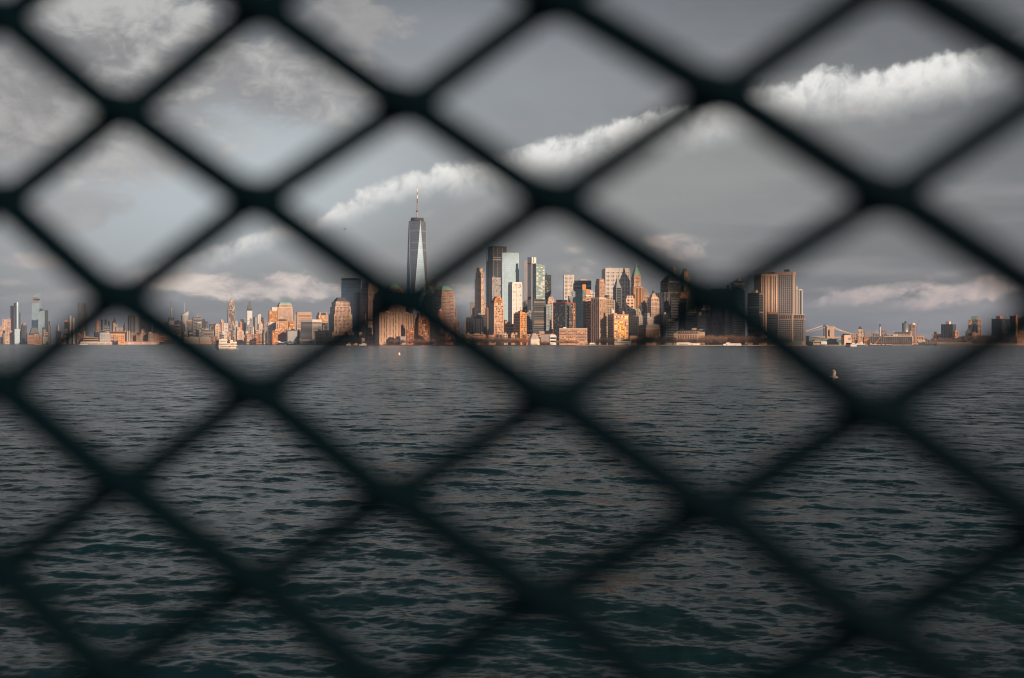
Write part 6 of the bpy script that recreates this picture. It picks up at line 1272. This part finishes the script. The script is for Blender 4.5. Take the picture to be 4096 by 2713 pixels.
    # the long rolled cloud: a ragged crest with combed streaks falling from it
    crest = [(760, 1010), (1000, 925), (1250, 850), (1500, 735), (1700, 668), (1900, 640), (2060, 612), (2300, 530), (2550, 455), (2800, 402), (3020, 345), (3180, 312), (3320, 280), (3560, 262), (3800, 200), (4000, 150), (4150, 100)]
    fc = t.node('ShaderNodeFloatCurve'); cu = fc.mapping.curves[0]
    while len(cu.points) > 2: cu.points.remove(cu.points[1])
    A0, A1 = AE(700, 1000)[0], AE(4200, 100)[0]; E1 = .36
    pts = [((AE(px, py)[0] - A0) / (A1 - A0), AE(px, py)[1] / E1) for px, py in crest]
    cu.points[0].location = (0, pts[0][1] - .01); cu.points[1].location = (1, pts[-1][1] + .02)
    for p_ in pts[1:-1]: cu.points.new(*p_)
    fc.mapping.update(); ax = t.m('DIVIDE', sub(az, A0), A1 - A0); t.put(fc.inputs['Value'], ax); fc.inputs['Factor'].default_value = 1
    ec = mul(fc.outputs[0], E1); dd = mul(sub(ec, el), F)      # pixels below the crest line
    cb = t.node('ShaderNodeMapping'); t.put(cb.inputs[0], d); cb.inputs[2].default_value = (0, .6, 0); cb.inputs[3].default_value = (70, 70, 22); comb = t.noise(cb.outputs[0], 1.0, 5, .6, .5).outputs[0]
    puff = t.noise(d, 26, 6, .55, .6).outputs[0]; fine = t.noise(d, 80, 5, .6, .4).outputs[0]
    rag = add(mul(sub(puff, .5), 105), mul(sub(fine, .5), 60))
    dr = add(dd, rag)
    thick = t.smooth(ax, 0.0, .8, 90, 185)
    top = t.smooth(dr, -6, 34); bot = t.smooth(t.m('DIVIDE', add(dd, add(mul(sub(puff, .5), 120), mul(sub(comb, .5), 60))), thick), 1.2, .30)
    span = mul(t.smooth(ax, -.10, .02), t.smooth(ax, .99, .9)); gap = add(.92, mul(t.smooth(nB, .36, .56), .08))
    mk = mul(mul(top, bot), mul(span, gap))
    shade = t.smooth(add(add(mul(puff, .5), mul(comb, .28)), mul(fine, .22)), .36, .58)
    col = t.mix(mul(mk, .95), col, t.mix(shade, (.47, .475, .475), (.86, .845, .81)))
    # low sunlit banks near the horizon
    warm1, warm2 = (.75, .61, .52), (.42, .385, .375)
    for n_, (px, py, rx, ry, rot, op) in enumerate(((1000, 1150, 460, 58, -.05, 1), (1150, 1128, 190, 46, -.1, 1), (1330, 1168, 200, 42, -.1, .9), (1860, 1170, 110, 58, 0, .8), (2300, 1130, 130, 80, 0, .85), (2330, 1080, 70, 45, 0, .5), (2680, 975, 110, 42, -.1, .9), (2720, 1010, 120, 26, -.1, .6),
                                  (2290, 1000, 55, 24, 0, .6), (3420, 1190, 270, 46, .13, .85), (3560, 1155, 200, 36, .1, .55), (3860, 1165, 260, 52, .08, .85), (3980, 1150, 140, 40, 0, .7), (3300, 1160, 90, 24, 0, .4), (3640, 1215, 130, 26, .05, .6), (3800, 1100, 90, 20, .1, .35), (100, 1045, 200, 36, 0, .45), (60, 1130, 120, 20, 0, .6), (3420, 440, 110, 18, -.2, .3),
                                  (160, 1190, 260, 30, .08, .3), (1720, 850, 60, 26, .3, .6))):
        big = rx > 150; heap(px, py, rx * (1 if big else 1.15), ry * (1 if big else 1.2), rot, (.88, .75, .65) if n_ < 3 else (.82, .61, .52) if px > 3000 else warm1, warm2, op * (1 if big else .8), .45 if big else .05, 2.0 if big else 2.6)
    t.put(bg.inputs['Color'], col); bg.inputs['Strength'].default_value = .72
def lights():
    l = bpy.data.lights.new('sun', 'SUN'); l.energy = 5.0; l.angle = math.radians(.5); l.color = (1.0, .69, .47)
    o = bpy.data.objects.new('sun', l); COL.objects.link(o)
    s = Vector((math.sin(SUN_AZ) * math.cos(SUN_EL), -math.cos(SUN_AZ) * math.cos(SUN_EL), math.sin(SUN_EL)))
    o.rotation_euler = s.to_track_quat('Z', 'Y').to_euler(); o.location = s * 50
def air():
    m = bpy.data.materials.new('haze'); m.use_nodes = True; nt = m.node_tree; nt.nodes.remove(nt.nodes['Principled BSDF'])
    v = nt.nodes.new('ShaderNodeVolumePrincipled'); v.inputs['Color'].default_value = (.46, .63, .95, 1); v.inputs['Density'].default_value = HAZE; v.inputs['Anisotropy'].default_value = .1
    nt.links.new(v.outputs[0], nt.nodes['Material Output'].inputs['Volume'])
    MATS['haze'] = m; mb = MB(); mb.box(-26000, 26000, -26000, 26000, -6, 640, 'haze'); o = mb.build('haze', kind='stuff'); o['label'] = 'thin pale haze over the harbour'
def camera():
    c = bpy.data.cameras.new('camera'); o = bpy.data.objects.new('camera', c); COL.objects.link(o)
    c.sensor_width = 36; c.lens = 36 * F / 4096; c.shift_y = (HZ - 1356.5) / 4096; c.clip_start = .02; c.clip_end = 120000
    o.location = (0, 0, H); o.rotation_euler = (math.pi / 2, 0, 0)
    c.dof.use_dof = True; c.dof.focus_distance = 2600; c.dof.aperture_fstop = (c.lens / 1000) / APER; sc.camera = o

HAZE = 4.0e-5; APER = .0093 * .62
wall('bark', (.10, .065, .045)); wall('twig', (.23, .135, .085)); wall('twig_dark', (.085, .062, .048)); wall('twig_sunlit', (.42, .17, .05)); wall('scrub', (.07, .052, .04))  # orange twigs carry the low sun's light in their colour
wall('foam', (.75, .77, .78), .6, .05, .05); wall('buoy_paint', (.80, .71, .65), .55, .12, .12)
build_land(); water(); far_west(); north_cluster(); west_cluster(); centre(); east(); brooklyn(); fillers(); trees(); ferry_boat(); vessels(); fence(); world(); lights(); air(); camera()
sc.render.engine = 'CYCLES'; cy = sc.cycles
cy.max_bounces = 5; cy.diffuse_bounces = 2; cy.glossy_bounces = 3; cy.volume_bounces = 0; cy.transparent_max_bounces = 4; cy.caustics_reflective = False; cy.caustics_refractive = False
cy.sample_clamp_indirect = 4; cy.filter_width = 1.05; cy.use_denoising = True; cy.denoiser = 'OPENIMAGEDENOISE'; cy.use_adaptive_sampling = True; cy.adaptive_threshold = .01
cy.volume_max_steps = 64
vs = sc.view_settings; vs.view_transform = 'Standard'; vs.look = 'None'; vs.exposure = 0.6; vs.gamma = 1.0
